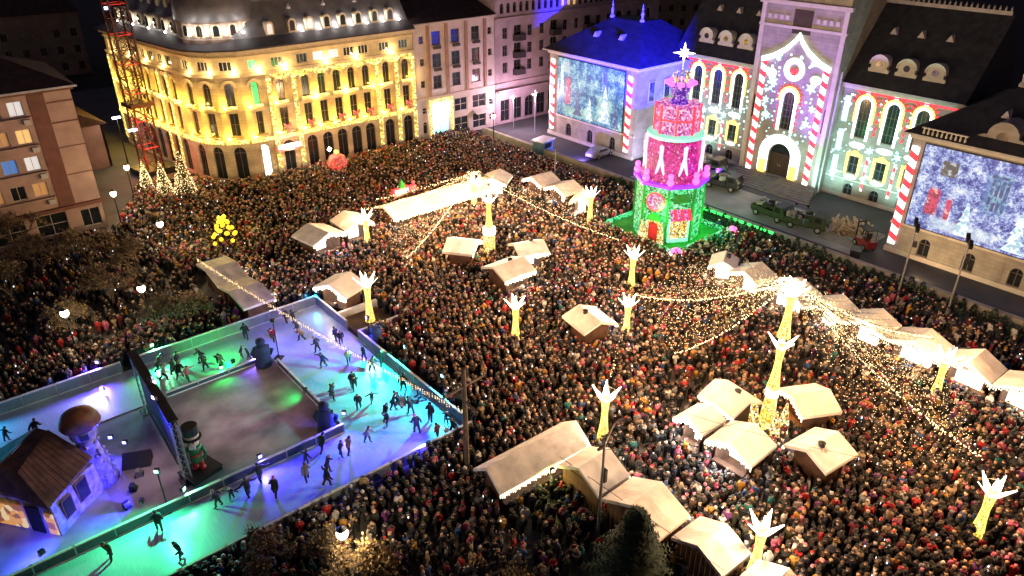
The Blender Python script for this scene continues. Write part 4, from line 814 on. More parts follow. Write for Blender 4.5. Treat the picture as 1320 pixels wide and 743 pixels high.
# ================================================================ MARKET CHALETS
pm('chalet_wood', (.22, .115, .055), .8, .35, 1.4, .3); pm('chalet_wood_dark', (.10, .05, .03), .8, .35, 1.4, .3)
CH = []
def chalet(cx, cy, w, d, rz, label, ridge='y', tarp='tarp', inside='inside', glow=260, ev=2.42, rh=.6, vent=False, planks=False, lampcol=(1., .84, .62), fringe='fringe'):
    """front faces local -y; w across the front, d deep"""
    t = thing('market_chalet', label, 'chalet', (cx, cy, 0), R(rz), 'market chalets'); CH.append((cx, cy, label))
    BLOCK.append((cx, cy, w / 2 - .25, d / 2 - .25, R(rz))); rz += random.uniform(-2, 2); t.rotation_euler.z = R(rz); ev += random.uniform(-.06, .1); rh *= random.uniform(.85, 1.1)
    x, y = (w / 2 - .55, d / 2 - .55) if not planks else (w / 2 - .25, d / 2 - .25)
    wd = 'chalet_wood' if planks else 'chalet_wood_dark'  # dark copy puts the shade under the eaves into the wall colour
    if planks:
        n = int(2 * x / .32)
        me = MB().box(-x / n + .01, x / n - .01, -.03, .03, 0, ev - .05).mesh('plank', wd)
        for k in range(n): link('plank', me, t, (-x + (k + .5) * 2 * x / n, y - .03, .05))
        n2 = int(2 * y / .32); me2 = MB().box(-.03, .03, -y / n2 + .01, y / n2 - .01, 0, ev - .05).mesh('plank', wd)
        for sx in (-1, 1):
            for k in range(n2): link('plank', me2, t, (sx * (x - .03), -y + (k + .5) * 2 * y / n2, .05))
        obj('floor', MB().box(-x, x, -y, y, 0, .05), 'chalet_wood_dark', t)
    else:
        obj('wall', MB().box(-x, x, y - .06, y, 0, ev).box(-x, -x + .06, -y, y - .061, 0, ev).box(x - .06, x, -y, y - .061, 0, ev).box(-x + .061, x - .061, -y, y - .061, 0, .05), wd, t)
    obj('interior_glow', MB().box(-x + .08, x - .08, y - .16, y - .08, .1, ev - .1), inside, t)  # glowing back panel stands for the lit interior
    obj('counter', MB().box(-x, x, -y - .35, -y + .1, .85, .95).box(-x, x, -y, -y + .06, .05, .85), wd, t)
    split_boxes('corner_post', [(-x - .02, -x + .08, -y - .02, -y + .08, .96, ev), (x - .08, x + .02, -y - .02, -y + .08, .96, ev)], wd, t)
    W2, D2 = w / 2, d / 2; th = .07
    if ridge == 'y': sec = [(-W2, ev - .12), (0, ev + rh), (W2, ev - .12)]; ax = 0
    else: sec = [(-D2, ev - .12), (0, ev + rh), (D2, ev - .12)]; ax = 1
    E2 = D2 if ridge == 'y' else W2
    def P3(a, e, z): return (a, e, z) if ax == 0 else (e, a, z)
    for i in (0, 1):
        (a0, z0), (a1, z1) = sec[i], sec[i + 1]
        # sheet with slight sag so that it reads as tarpaulin
        b = MB(); n = 6; m = 4; vs = []
        for u in range(n + 1):
            for v in range(m + 1):
                a = a0 + (a1 - a0) * v / m; z = z0 + (z1 - z0) * v / m; e = -E2 + 2 * E2 * u / n
                z += -.05 * math.sin(PI * v / m) * abs(math.sin(PI * u / n * 2)) + random.uniform(-.012, .012)
                vs.append(P3(a, e, z + th))
        fs = [(u * (m + 1) + v, (u + 1) * (m + 1) + v, (u + 1) * (m + 1) + v + 1, u * (m + 1) + v + 1) for u in range(n) for v in range(m)]
        if ax == 1: fs = [f[::-1] for f in fs]
        b.add(vs, fs); o0 = len(b.v)
        b.add([P3(a0, -E2, z0), P3(a0, E2, z0), P3(a1, E2, z1), P3(a1, -E2, z1)], [(0, 3, 2, 1) if ax == 0 else (0, 1, 2, 3)])
        zd = .16
        b.add([P3(a0 if i == 0 else a1, -E2, (z0 if i == 0 else z1) + th), P3(a0 if i == 0 else a1, E2, (z0 if i == 0 else z1) + th), P3(a0 if i == 0 else a1, E2, (z0 if i == 0 else z1) - zd), P3(a0 if i == 0 else a1, -E2, (z0 if i == 0 else z1) - zd)], [(0, 1, 2, 3)])
        for e in (-E2, E2): b.add([P3(a0, e, z0 + th), P3(a1, e, z1 + th), P3(a1, e, z1 - zd), P3(a0, e, z0 - zd)], [(0, 1, 2, 3)])
        obj('roof_sheet', b, tarp if i == 0 else tarp, t, smooth=False)
    # gable infill
    for e in (-E2 + .3, E2 - .3): obj('gable_board', MB().add([P3(sec[0][0] + .3, e, ev - .02), P3(sec[2][0] - .3, e, ev - .02), P3(0, e, ev + rh - .12)], [(0, 1, 2)]), wd, t)
    # icicle lights along the front edge
    b = MB(); n = int(w / .16)
    for k in range(n + 1):
        px = -W2 + w * k / n; zz = ev - .12 + (rh + .12) * (1 - abs(px) / W2) if ridge == 'y' else ev - .12
        L = .18 + .2 * ((k * 7) % 5) / 5; b.box(px - .03, px + .03, -D2 - .05, -D2 - .01, zz - .1 - L, zz - .05)
    stuff(obj('icicle_lights', b, fringe, t))
    if vent: obj('roof_vent', MB().lathe([(.2, 0), (.22, .12), (.14, .3), (.26, .32), (.02, .45)], 10), 'dark_metal', t, (.35, .2, ev + rh * .75))
    if glow: lamp(t, (0, -D2 - .25, ev - .35), lampcol, glow, 'POINT', .25)
    return t
# right row along the road, fronts towards the square
yb = [34.5, 30.9, 26.35, 23.0, 19.4, 15.15, 11.5, 7.2]
rl = ['second chalet from the toy tower in the right hand row', 'chalet in the right hand row left of the tallest post', 'chalet in the right hand row behind the tallest light post', 'chalet in the middle of the right hand row, fourth from near end',
      'brightest chalet of the right hand row, third from its near end', 'chalet with orange tinted roof in the right hand row', 'chalet nearest the right edge in the right hand row']
for i in range(7):
    chalet(56.25, (yb[i] + yb[i + 1]) / 2, abs(yb[i] - yb[i + 1]) - .06, 2.9, -90, 'pinkish roofed ' + rl[i], 'y', 'tarp', glow=250, rh=.75)
chalet(56.4, 35.9, 2.6, 2.6, -62, 'small turned chalet at the toy tower end of the right hand row', 'y', vent=True, glow=260)
# far row
chalet(58.2, 64.0, 3.5, 3.2, -90, 'white roofed chalet nearest the blue screen, behind the bright post', 'y', glow=300)
chalet(58.3, 60.1, 3.6, 3.2, -90, 'white roofed chalet between the blue screen and the small turned kiosk', 'y', glow=260)
chalet(57.6, 56.3, 2.4, 2.4, -60, 'small turned cream kiosk beside the light post left of the toy tower', 'y', glow=300)
chalet(54.0, 67.6, 3.4, 3.4, -55, 'brightly lit chalet at the corner where the far row bends', 'y', glow=420)
for k in range(4):
    chalet(39.6 + 3.42 * k, 67.4, 3.36, 4.2, 0, ['gold sparkling chalet under the small red train, left end of the long canopy', 'second chalet of the long gold canopy from its left end', 'third chalet of the long gold canopy from its left end', 'right end chalet of the long gold canopy beside the bright corner post'][k], 'x', glow=330, lampcol=(1., .74, .40))
chalet(33.9, 67.2, 3.5, 3.4, 0, 'pink roofed chalet between the far left chalet and the small light post', 'y', glow=260)
chalet(29.7, 66.5, 4.1, 3.7, 8, 'pinkish roofed chalet at the far left end of the far row', 'y', glow=260, lampcol=(.95, .95, 1.))
# middle group round the tall post
chalet(39.4, 54.8, 3.6, 3.1, 35, 'cream roofed chalet with orange interior left of the middle tall post', 'y', inside='inside_orange', glow=110, lampcol=(1., .5, .15), vent=False)
chalet(39.7, 48.0, 3.7, 3.7, 0, 'square cream roofed chalet in front of the middle tall post', 'x', vent=True, glow=330)
chalet(44.1, 50.2, 3.2, 3.2, -20, 'cream roofed chalet with two vents right of the middle tall post', 'x', vent=True, glow=130)
chalet(39.0, 36.6, 3.3, 3.3, 78, 'lone cream chalet standing between two small light posts in the crowd', 'x', vent=True, glow=200, lampcol=(.95, .95, 1.))
chalet(26.0, 55.1, 3.9, 2.9, -70, 'lilac roofed chalet at the far corner of the ice rink', 'y', glow=160)
chalet(19.0, 65.1, 5.58, 2.9, 90, 'far half of the striped awning stall behind the rink garland', 'y', 'tarp_b', glow=200, rh=.4)
chalet(19.0, 59.5, 5.58, 2.9, 90, 'near half of the striped awning stall beside the rink boards', 'y', 'tarp_b', glow=200, rh=.4)
# centre right group round the tallest post
chalet(38.9, 22.6, 3.2, 3.0, -95, 'cream roofed chalet with vent, far left of the group round the tallest post', 'x', vent=True, glow=130)
chalet(35.3, 22.5, 2.4, 2.5, -90, 'smallest chalet with white lit front, left of the group round the tallest post', 'y', glow=330, lampcol=(.95, .97, 1.))
chalet(35.5, 19.35, 3.4, 3.0, -90, 'chalet with dazzling white front, nearest of the group round the tallest post', 'y', glow=480, lampcol=(.95, .97, 1.))
chalet(38.8, 15.7, 3.2, 3.2, 175, 'square white roofed chalet with vent, right of the group round the tallest post', 'x', vent=True, glow=130)
chalet(43.0, 19.0, 3.4, 3.0, -120, 'cream roofed chalet with orange interior behind the tallest post', 'y', inside='inside_orange', glow=160, lampcol=(1., .5, .15))
# near row, backs to the camera
chalet(24.3, 27.0, 7.3, 2.75, 0, 'long double tent with violet and yellow roof, left end of the near row', 'x', 'tarp_b', inside='inside', glow=70, lampcol=(.9, .85, .2), rh=.9)
chalet(26.25, 23.6, 3.5, 2.75, 90, 'wooden chalet behind the tall lamp pole in the near row', 'y', planks=True, glow=300, rh=.8)
chalet(26.4, 19.55, 4.25, 2.8, 90, 'wooden chalet partly hidden by the fir tree in the near row', 'y', planks=True, glow=300, rh=.9)
chalet(26.9, 15.3, 3.45, 2.5, 90, 'bright white roofed wooden chalet at the near end of the row, right of the fir', 'y', planks=True, glow=420, rh=.8)
chalet(26.9, 11.4, 3.4, 2.5, 90, 'white roofed chalet cut off by the bottom edge of the photo', 'y', planks=True, glow=300)
# red toy train on the canopy
t = thing('toy_train_sign', 'small red lit train decoration on top of the gold canopy', 'decoration', (42.0, 69.3, 2.9), R(8))
obj('carriage', MB().box(-1.7, .5, -.25, .25, .25, .95), 'glow_red', t); obj('engine', MB().box(.6, 1.5, -.25, .25, .25, .8).lathe([(.12, .8), (.16, 1.25)], 8, (1.3, 0)), 'glow_red', t); obj('green_tree', MB().lathe([(.5, .95), (.05, 1.9)], 7, (-.4, 0)), 'green_carpet', t)
obj('window_strip', MB().box(-1.5, .3, -.27, -.251, .5, .75), 'glow_white', t); obj('base_rail', MB().box(-1.8, 1.6, -.2, .2, 0, .24), 'dark_metal', t)

# ================================================================ ANGEL LIGHT POSTS
speckle_em('post_net', [(0, (.5, .28, .02)), (.35, (1., .70, .10)), (.75, (1., .95, .5))], 1.1, 9, sample=False)
em('frame_gold', (1., .72, .16), 1.25, False); em('petal_light', (1., .92, .76), 2.2, False)
def petal_mesh(L, w):
    b = MB(); n = 5; vs = []
    for k in range(n + 1):
        u = k / n; hw = w * (math.sin(PI * (u * .8 + .14))) * (1 - u * .8) + .01; y = .08 + L * .75 * u ** 1.3; z = L * .85 * u - .12 * math.sin(PI * u)
        for sx in (-1, 1):
            for off in (0, .05): vs.append((sx * hw, y + off * .6, z - off))
    fs = []
    for k in range(n):
        a = k * 4; c = a + 4; fs += [(a, a + 2, c + 2, c), (a + 1, c + 1, c + 3, a + 3), (a, c, c + 1, a + 1), (a + 2, a + 3, c + 3, c + 2)]
    fs += [(0, 1, 3, 2), (n * 4, n * 4 + 2, n * 4 + 3, n * 4 + 1)]
    return b.add(vs, fs)
POSTS = []
def angel(t, z0, h, lampw, npet=5, lc=(1., .55, .26)):
    """one tulip: flared golden body and a crown of pale petals"""
    pr = [(.55, 0), (.44, .12 * h), (.30, .32 * h), (.24, .5 * h), (.30, .64 * h), (.38, .74 * h), (.22, .82 * h)]
    obj('golden_body', MB().lathe([(r * (.5 + h * .055), z0 + z) for r, z in pr], 12), 'post_net', t, smooth=True)
    rb = MB(); q_ = .5 + h * .055
    for k in range(10): a = 2 * PI * k / 10; rb.tube([((r * q_ + .02) * math.cos(a), (r * q_ + .02) * math.sin(a), z0 + z) for r, z in pr], .022, 4)
    for r, z in pr[1:-1]: rb.tube([((r * q_ + .02) * math.cos(2 * PI * k / 12), (r * q_ + .02) * math.sin(2 * PI * k / 12), z0 + z) for k in range(13)], .02, 4)
    obj('light_frame', rb, 'frame_gold', t)
    me = petal_mesh(.28 * h, .07 * h + .02).mesh('petal', 'petal_light')
    for k in range(npet): link('petal', me, t, (0, 0, z0 + .72 * h), 2 * PI * k / npet + .3)
    obj('flame', MB().lathe([(.05, z0 + .78 * h), (.14, z0 + .88 * h), (.02, z0 + 1.02 * h)], 8), 'petal_light', t)
    lamp(t, (0, 0, z0 + 1.12 * h), lc, lampw * 4.2, 'POINT', .35)
def post(x, y, h, label, lampw=420):
    t = thing('light_post', label, 'light post', (x, y, 0), random.uniform(0, 1), 'golden tulip shaped light posts'); POSTS.append((x, y, label)); BLOCK.append((x, y, .6, .6, 0))
    obj('plinth', MB().lathe([(.62, 0), (.62, .18), (.5, .22)], 10), 'steel', t)
    angel(t, .2, h - .2, lampw); return t
post(49.3, 65.9, 4.5, 'bright light post at the bend of the far row where the garlands meet', 330)
post(34.3, 64.9, 4.4, 'small light post between the pink roofed chalets of the far row')
post(26.5, 51.1, 5.0, 'light post at the right edge of the ice rink beside the lilac chalet', 130)
post(34.5, 40.8, 4.3, 'light post standing alone in the crowd right of the rink')
post(48.7, 40.6, 4.6, 'light post nearest the front of the toy tower')
post(42.1, 35.2, 4.1, 'light post beside the lone cream chalet')
post(56.5, 53.9, 4.7, 'light post beside the small turned kiosk left of the toy tower')
post(30.9, 27.1, 4.6, 'light post behind the long double tent of the near row')
post(53.3, 14.4, 4.5, 'light post in front of the right hand chalet row near its near end')
post(41.3, 6.8, 4.6, 'light post standing in the crowd near the bottom right corner')
post(28.9, 13.6, 4.5, 'light post cut by the bottom edge right of the near row')
t = thing('tall_light_post', 'tall golden light post on a lit drum between the middle chalets', 'light post', (43.1, 55.2, 0)); BLOCK.append((43.1, 55.2, .8, .8, 0))
obj('plinth', MB().lathe([(.8, 0), (.8, .2), (.7, .25)], 12), 'steel', t)
obj('lit_drum', MB().lathe([(.62, .26), (.62, 2.5)], 14), 'post_net', t); obj('white_ring', MB().lathe([(.66, 2.5), (.66, 3.2)], 14), 'petal_light', t); angel(t, 3.2, 3.7, 1000, 5, (1., .76, .50))
t = thing('tall_light_post', 'tallest two tier light post with garlands in the centre right chalet group', 'light post', (40.3, 20.4, 0)); BLOCK.append((40.3, 20.4, 1., 1., 0))
obj('plinth', MB().lathe([(.9, 0), (.9, .2), (.8, .25)], 12), 'steel', t)
obj('lit_drum', MB().lathe([(.6, .26), (.4, 3.2)], 14), 'post_net', t); obj('white_ring', MB().lathe([(.46, 3.2), (.46, 3.7)], 14), 'petal_light', t)
angel(t, 3.8, 4.4, 2000, 5, (1., .82, .58)); angel(t, 7.9, 4.2, 2000, 6, (1., .70, .42))
for k in range(5):
    a = k * 1.25 + .4; obj('lit_skirt_cone', MB().lathe([(.55, 0), (.35, 1.2), (.06, 2.6)], 8), 'net_gold', t, (1.15 * math.cos(a), 1.15 * math.sin(a), .05))

# ================================================================ LIGHT STRINGS
pm('wire', (.02, .02, .02), .6, .1, 1)
def string(p0, p1, sag, label, step=.42, r=.05, mat='net_bulb', group='strings of small lights over the crowd', jit=.12, drop=0.):
    p0, p1 = Vector(p0), Vector(p1); L = (p1 - p0).length; n = int(L / step)
    t = thing('light_string', label, 'light string', p0, 0, group)
    def pos(u): q = (p1 - p0) * u; q.z -= sag * 4 * u * (1 - u); return q
    obj('wire', MB().tube([pos(k / 12) for k in range(13)], .012, 3), 'wire', t)
    b = MB()
    for k in range(1, n):
        q = pos(k / n) + Vector((random.uniform(-jit, jit), random.uniform(-jit, jit), random.uniform(-jit, jit) - .05))
        if drop:
            dl = drop * (.4 + .6 * ((k * 5) % 7) / 7)
            for m_ in range(3): b.octa((q.x, q.y, q.z - dl * m_ / 2), r)
        else: b.octa(q, r * random.uniform(.7, 1.25))
    stuff(obj('bulbs', b, mat, t))
    if group == 'thick garlands':
        for k in range(1, int(L / 5) + 1): q = pos(k / (int(L / 5) + 1)); lamp(t, (q.x, q.y, q.z - .25), (1., .50, .19), 480, 'POINT', .3)
    return t
A = (40.6, 20.8, 11.9)
GA = [((42.4, 34.7, 4.3), 'thick bright garland from the tallest post towards the lone chalet'), ((37.9, 27.2, 4.2), 'thick garland from the tallest post down to its left'),
      ((44.3, 8.2, 3.4), 'thick bright garland from the tallest post to the lower right'), ((54.7, 16.1, 4.2), 'thick bright garland from the tallest post to the right hand row')]
for p, lab in GA: string(A, p, .9, lab, .18, .042, 'warm_bulb', 'thick garlands', .06)
ORDW = ['%d%s' % (k, 'th' if 10 < k % 100 < 14 else {1: 'st', 2: 'nd', 3: 'rd'}.get(k % 10, 'th')) for k in range(1, 130)]
def fan(A, p, q, n, sag, where, step=.42, r=.05):
    for k in range(n):
        u = (k + .5) / n; e = Vector(p).lerp(Vector(q), u) + Vector((0, 0, random.uniform(-.3, .3)))
        string(A, e, sag * random.uniform(.8, 1.2), 'thin string fanning %s, %s from one end' % (where, ORDW[k]), step, r, group='thin light strings fanning ' + where, jit=.28)
fan(A, (44.3, 8.2, 3.4), (54.7, 16.1, 4.2), 46, .9, 'from the tallest post to the lower right', .36, .027)
fan(A, (54.7, 17.0, 4.2), (54.7, 33.0, 4.2), 18, .8, 'from the tallest post to the right chalet row', .5, .026)
fan(A, (52.0, 35.5, 4.2), (42.4, 34.7, 4.3), 20, .8, 'from the tallest post towards the toy tower', .45, .027)
fan(A, (42.4, 34.7, 4.3), (37.9, 27.2, 4.2), 22, .8, 'from the tallest post towards the lone chalet', .42, .027)
fan(A, (44.3, 8.2, 3.4), (38.5, 11.5, 3.2), 18, .9, 'from the tallest post down into the near crowd', .5, .026)
B = (49.3, 65.9, 4.9)
for p, lab in (((49.8, 43.3, 4.0), 'thick garland from the far bend towards the toy tower'), ((34.3, 64.9, 4.5), 'thick garland along the far row canopy'), ((32.2, 53.8, 3.6), 'thick garland from the far bend down to the left')):
    string(B, p, .6, lab, .2, .042, 'warm_bulb', 'thick garlands', .06)
fan(B, (32.2, 53.8, 3.6), (34.3, 64.0, 4.3), 22, .6, 'from the far bend to the left', .45, .028)
fan(B, (49.8, 43.3, 4.0), (56.3, 53.6, 4.4), 14, .6, 'from the far bend to the right', .5, .028)
string((52.5, 68.5, 3.6), (37.5, 68.5, 3.6), .1, 'bright light line along the ridge of the long gold canopy', .24, .05, 'warm_bulb', 'thick garlands', .12)
string((52.5, 65.4, 2.6), (37.5, 65.4, 2.6), .1, 'bright light line along the front edge of the long gold canopy', .24, .05, 'warm_bulb', 'thick garlands', .12)
string((17.3, 66.5, 3.7), (21.6, 30.4, 5.2), .5, 'icicle light garland hanging across the ice rink to the wooden pole', .24, .032, 'net_bulb', None, .05, .34)
string((42.1, 35.2, 4.0), (30.9, 27.1, 4.6), .5, 'faint light string between two posts in front of the lone chalet', .5, .035)
string((34.5, 40.8, 4.2), (48.7, 40.6, 4.6), .7, 'faint light string between posts right of the rink and before the toy tower', .5, .035)
string((30.9, 27.1, 4.6), (41.3, 6.8, 4.6), .9, 'faint light string crossing the crowd at the lower right', .6, .03)

for p0, p1, lab in (((25.0, 25.3, 3.0), (25.6, 13.6, 2.95), 'thin black power cable lying across the near chalet roofs'), ((24.0, 20.9, 7.0), (36.0, 20.0, 3.3), 'thin black cable from the grey lamp pole to the centre chalets'), ((21.6, 30.4, 6.9), (24.4, 46.5, 4.0), 'thin black cable from the wooden pole along the rink')):
    b = MB(); q0, q1 = Vector(p0), Vector(p1); b.tube([q0.lerp(q1, k / 10) - Vector((0, 0, .25 * 4 * (k / 10) * (1 - k / 10))) * (0 if 'lying' in lab else 1) for k in range(11)], .022, 4); tag(obj('power_cable', b, 'wire'), lab, 'cable')
# ================================================================ POLES AND LANTERNS
t = thing('utility_pole', 'weathered wooden pole with three cross arms at the near corner of the rink', 'pole', (21.6, 30.4, 0)); BLOCK.append((21.6, 30.4, .5, .5, 0))
obj('post', MB().tube([(0, 0, 0), (0, 0, 8.4)], [.2, .14], 8), 'pole_wood', t)
for z, L, a in ((7.0, 3.4, .1), (5.9, 2.8, 1.5), (3.6, 1.4, .9)):
    obj('cross_arm', MB().box(-L / 2, L / 2, -.06, .06, z, z + .14, 0, a, (0, 0)), 'pole_wood', t)
for k in range(4): obj('insulator', MB().lathe([(.05, 0), (.08, .1), (.04, .2)], 6), 'steel', t, (math.cos(.1) * (-1.5 + k), math.sin(.1) * (-1.5 + k), 7.15))
t = thing('lamp_pole', 'tall grey lamp pole with a red tipped head in the near chalet row', 'pole', (24.0, 20.9, 0)); BLOCK.append((24, 20.9, .4, .4, 0))
obj('post', MB().tube([(0, 0, 0), (0, 0, 7.6)], [.11, .07], 8), 'steel', t); obj('arm', MB().tube([(0, 0, 7.3), (.7, .2, 7.9), (1.3, .4, 8.1)], .05, 6), 'steel', t); obj('lamp_head', MB().box(1.1, 1.7, .3, .55, 8.05, 8.2), 'red_steel', t); obj('switch_box', MB().box(.08, .3, -.12, .12, 4.6, 5.5), 'dark_metal', t); obj('bracket', MB().box(-.5, .1, -.05, .05, 7.2, 7.35), 'dark_metal', t)
def lantern(u, v, label, z=4.0, w=480, n=3):
    n = 1; x, y = at(u, v, z); t = thing('street_lantern', label, 'street lamp', (x, y, 0), 0, 'old style street lanterns')
    obj('post', MB().lathe([(.22, 0), (.2, .3), (.08, .6), (.06, z - .7), (.1, z - .5)], 8), 'dark_metal', t); BLOCK.append((x, y, .3, .3, 0))
    for k in range(n):
        a = 2 * PI * k / n + .4; q = (.27 * math.cos(a), .27 * math.sin(a)) if n > 1 else (0, 0)
        if n > 1: obj('arm', MB().tube([(0, 0, z - .6), (q[0] * .7, q[1] * .7, z - .65), (q[0], q[1], z - .35)], .03, 5), 'dark_metal', t)
        obj('globe', MB().lathe([(.1, z - .35), (.27, z - .2), (.33, z + .05), (.24, z + .25), (.1, z + .34)], 12, q), 'lantern', t, smooth=True)
    obj('hood', MB().lathe([(.3, z + .3), (.12, z + .45), (.02, z + .6)], 10), 'dark_metal', t); lamp(t, (.35, -.35, z + .1), (1., .74, .42), w, 'POINT', .25); return t
lantern(83, 404, 'round globe lantern at far left above the watching crowd')
lantern(182, 372, 'round globe lantern in front of the bare trees behind the rink')
lantern(206, 289, 'round globe lantern between the yellow balls and the pink house')
lantern(146, 250, 'round globe lantern at the foot of the pink apartment house')
lantern(636, 150, 'round globe lantern in front of the white four storey block', 4.2, 420, 2)
lantern(441, 688, 'round globe lantern shining through the golden tree at the bottom edge', 3.6, 700)
lantern(163, 216, 'small globe lantern beside the red lattice tower', 4, 350, 2)
for (u, v, lab) in ((150, 152, 'cold white street lamp high in the side street'), (171, 168, 'cold white street lamp low in the side street')):
    x, y = at(u, v, 6.5); t = thing('street_lamp', lab, 'street lamp', (x, y, 0)); obj('post', MB().tube([(0, 0, 0), (0, 0, 6.4)], [.1, .06], 6), 'dark_metal', t); obj('lamp_head', MB().box(-.5, .5, -.2, .2, 6.4, 6.6), em('cold_%d' % u, (.6, .75, 1.), 10, False).name, t); lamp(t, (0, 0, 6.1), (.6, .75, 1.), 350, 'POINT', .2)
for (x, y, lab) in ((66.1, 23.4, 'slim grey pole with camera heads before the violet screen, left one'), (66.1, 19.0, 'slim grey pole with camera heads before the violet screen, right one')):
    t = thing('spotlight_pole', lab, 'pole', (x, y, 0), .5, 'slim poles before the violet screen'); BLOCK.append((x, y, .3, .3, 0))
    obj('post', MB().tube([(0, 0, 0), (0, 0, 7.8)], [.1, .06], 8), 'steel', t); obj('cross_arm', MB().box(-.9, .9, -.05, .05, 7.2, 7.3), 'steel', t)
    for k in (-.8, .75): obj('spot_head', MB().xz([(k - .12, 7.3), (k + .5, 7.65), (k + .42, 7.95), (k - .22, 7.6)], -.15, .15), 'dark_metal', t)
    obj('spot_head', MB().box(-.15, .15, -.4, -.08, 5.6, 6.1), 'dark_metal', t)
for (u, v, h) in ((690, 118, 6.5), (716, 195, 5.0), (662, 122, 5.5)):
    x, y = at(u, v, h); t = thing('flag_pole', 'slim grey pole at %s' % {690: 'the left edge of the palace', 716: 'the corner below the blue screen', 662: 'the foot of the long pinkish block'}[u], 'pole', (x, y, 0)); obj('post', MB().tube([(0, 0, 0), (0, 0, h)], [.09, .05], 6), 'steel', t); obj('cap', MB().lathe([(.05, h), (.14, h + .1), (.03, h + .25)], 8), 'steel', t)
    obj('lamp_arm', MB().box(-.5, .5, -.05, .05, h - .3, h - .2), 'steel', t)
    if u != 716: obj('lamp_head', MB().box(-.55, -.2, -.12, .12, h - .42, h - .31), 'lantern', t); lamp(t, (-.4, -.2, h - .6), (.95, .60, .78), 1700, 'POINT', .2)
# decorations in the far crowd
t = thing('red_ball_decoration', 'big red glowing ball of lights in front of the golden hotel', 'decoration', (43.0, 87.5, 0)); obj('ball', MB().lathe([(.2, .4), (1.0, .8), (1.35, 1.7), (1.0, 2.6), (.2, 3.0)], 14), 'red_garland', t, smooth=True); obj('cap', MB().lathe([(.3, 3.0), (.3, 3.3), (.1, 3.4)], 8), 'glow_gold', t); obj('stand', MB().lathe([(.8, 0), (.6, .4)], 10), 'dark_metal', t); obj('top_lamp', MB().octa((-.9, 0, 3.7), .35), 'white_bulb', t)
lamp(t, (-.9, -.3, 4.3), (1., .3, .2), 250, 'POINT', .3)
t = thing('yellow_ball_tree', 'cluster of glowing yellow balls in the crowd behind the striped awning stall', 'decoration', (*at(290, 303, 1.8), 0)); obj('stem', MB().tube([(0, 0, 0), (0, 0, 2.4)], .08, 6), 'dark_metal', t)
em('ball_yellow', (1., .66, .03), 1.1, False)
for k in range(26):
    a = k * 2.4; rr = .25 + 1.15 * (k / 26); z = 3.8 - 2.6 * (k / 26); obj('ball', MB().lathe([(.06, -.22), (.2, -.1), (.22, .06), (.06, .22)], 8), 'ball_yellow', t, (rr * math.cos(a), rr * math.sin(a), z), smooth=True)
lamp(t, (0, 0, 4.6), (1., .75, .15), 500, 'POINT', .4)
# ================================================================ THINGS ON THE RINK
pm('hut_roof', (.16, .085, .06), .8, .35, 1.5, .3); pm('hut_stone', (.46, .44, .46), .9, .3, 2.2, .9, col2=(.12, .11, .13)); pm('cap_brown', (.30, .12, .06), .6, .3, 1.1, .2, col2=(.05, .025, .03))
em('hut_gold', (1., .45, .06), .55)
hut = thing('crooked_house', 'crooked fairy tale house with brown plank roof, stone front and mushroom capped turret', 'house', (0, 0, 0))
# walls: footprint and a sagging ridge
fp = [(-2.9, 45.4), (0.0, 41.6), (3.0, 44.2), (1.6, 47.6), (-1.2, 48.4)]
obj('wall', MB().prism(fp, .03, 2.3, 0, [(-2.7, 45.5), (-.05, 41.9), (2.8, 44.1), (1.5, 47.3), (-1.2, 48.1)]), 'hut_stone', hut)
eL, eB, eR, eT = Vector((-2.5, 45.4, 2.7)), Vector((-.15, 41.5, 2.3)), Vector((2.9, 43.8, 2.9)), Vector((1.6, 47.6, 3.1)); eX = Vector((-1.6, 48.6, 2.7))
def plank(a0, a1, b0, b1, n, lift=.05):
    for k in range(n):
        u0, u1 = k / n + .006, (k + 1) / n - .006
        q = [a0.lerp(b0, u0), a0.lerp(b0, u1), a1.lerp(b1, u1), a1.lerp(b1, u0)]; s = random.uniform(0, .05)
        o = [v + Vector((0, 0, s)) for v in q] + [v + Vector((0, 0, s + .09)) for v in q]
        obj('roof_plank', MB().add(o, [(3, 2, 1, 0), (4, 5, 6, 7), (0, 1, 5, 4), (1, 2, 6, 5), (2, 3, 7, 6), (3, 0, 4, 7)]), 'hut_roof', hut)
rA, rB = Vector((-.9, 43.6, 4.0)), Vector((1.3, 46.1, 4.4))
rA2 = Vector((-1.7, 44.7, 4.1))
plank(eB, rA, eR, rB, 11); plank(eL, rA2, eX, rB + Vector((-.5, .8, 0)), 9)
obj('roof_end', MB().add([eL, eB, rA, rA2, eL - Vector((0, 0, .12)), eB - Vector((0, 0, .12))], [(0, 1, 2, 3), (0, 4, 5, 1)]).add([rA, rB, rB + Vector((-.5, .8, 0)), rA2], [(0, 1, 2, 3)]).add([eR, eT, rB], [(0, 1, 2)]).add([eT, eX, rB + Vector((-.5, .8, 0)), rB], [(0, 1, 2, 3)]), 'hut_roof', hut)
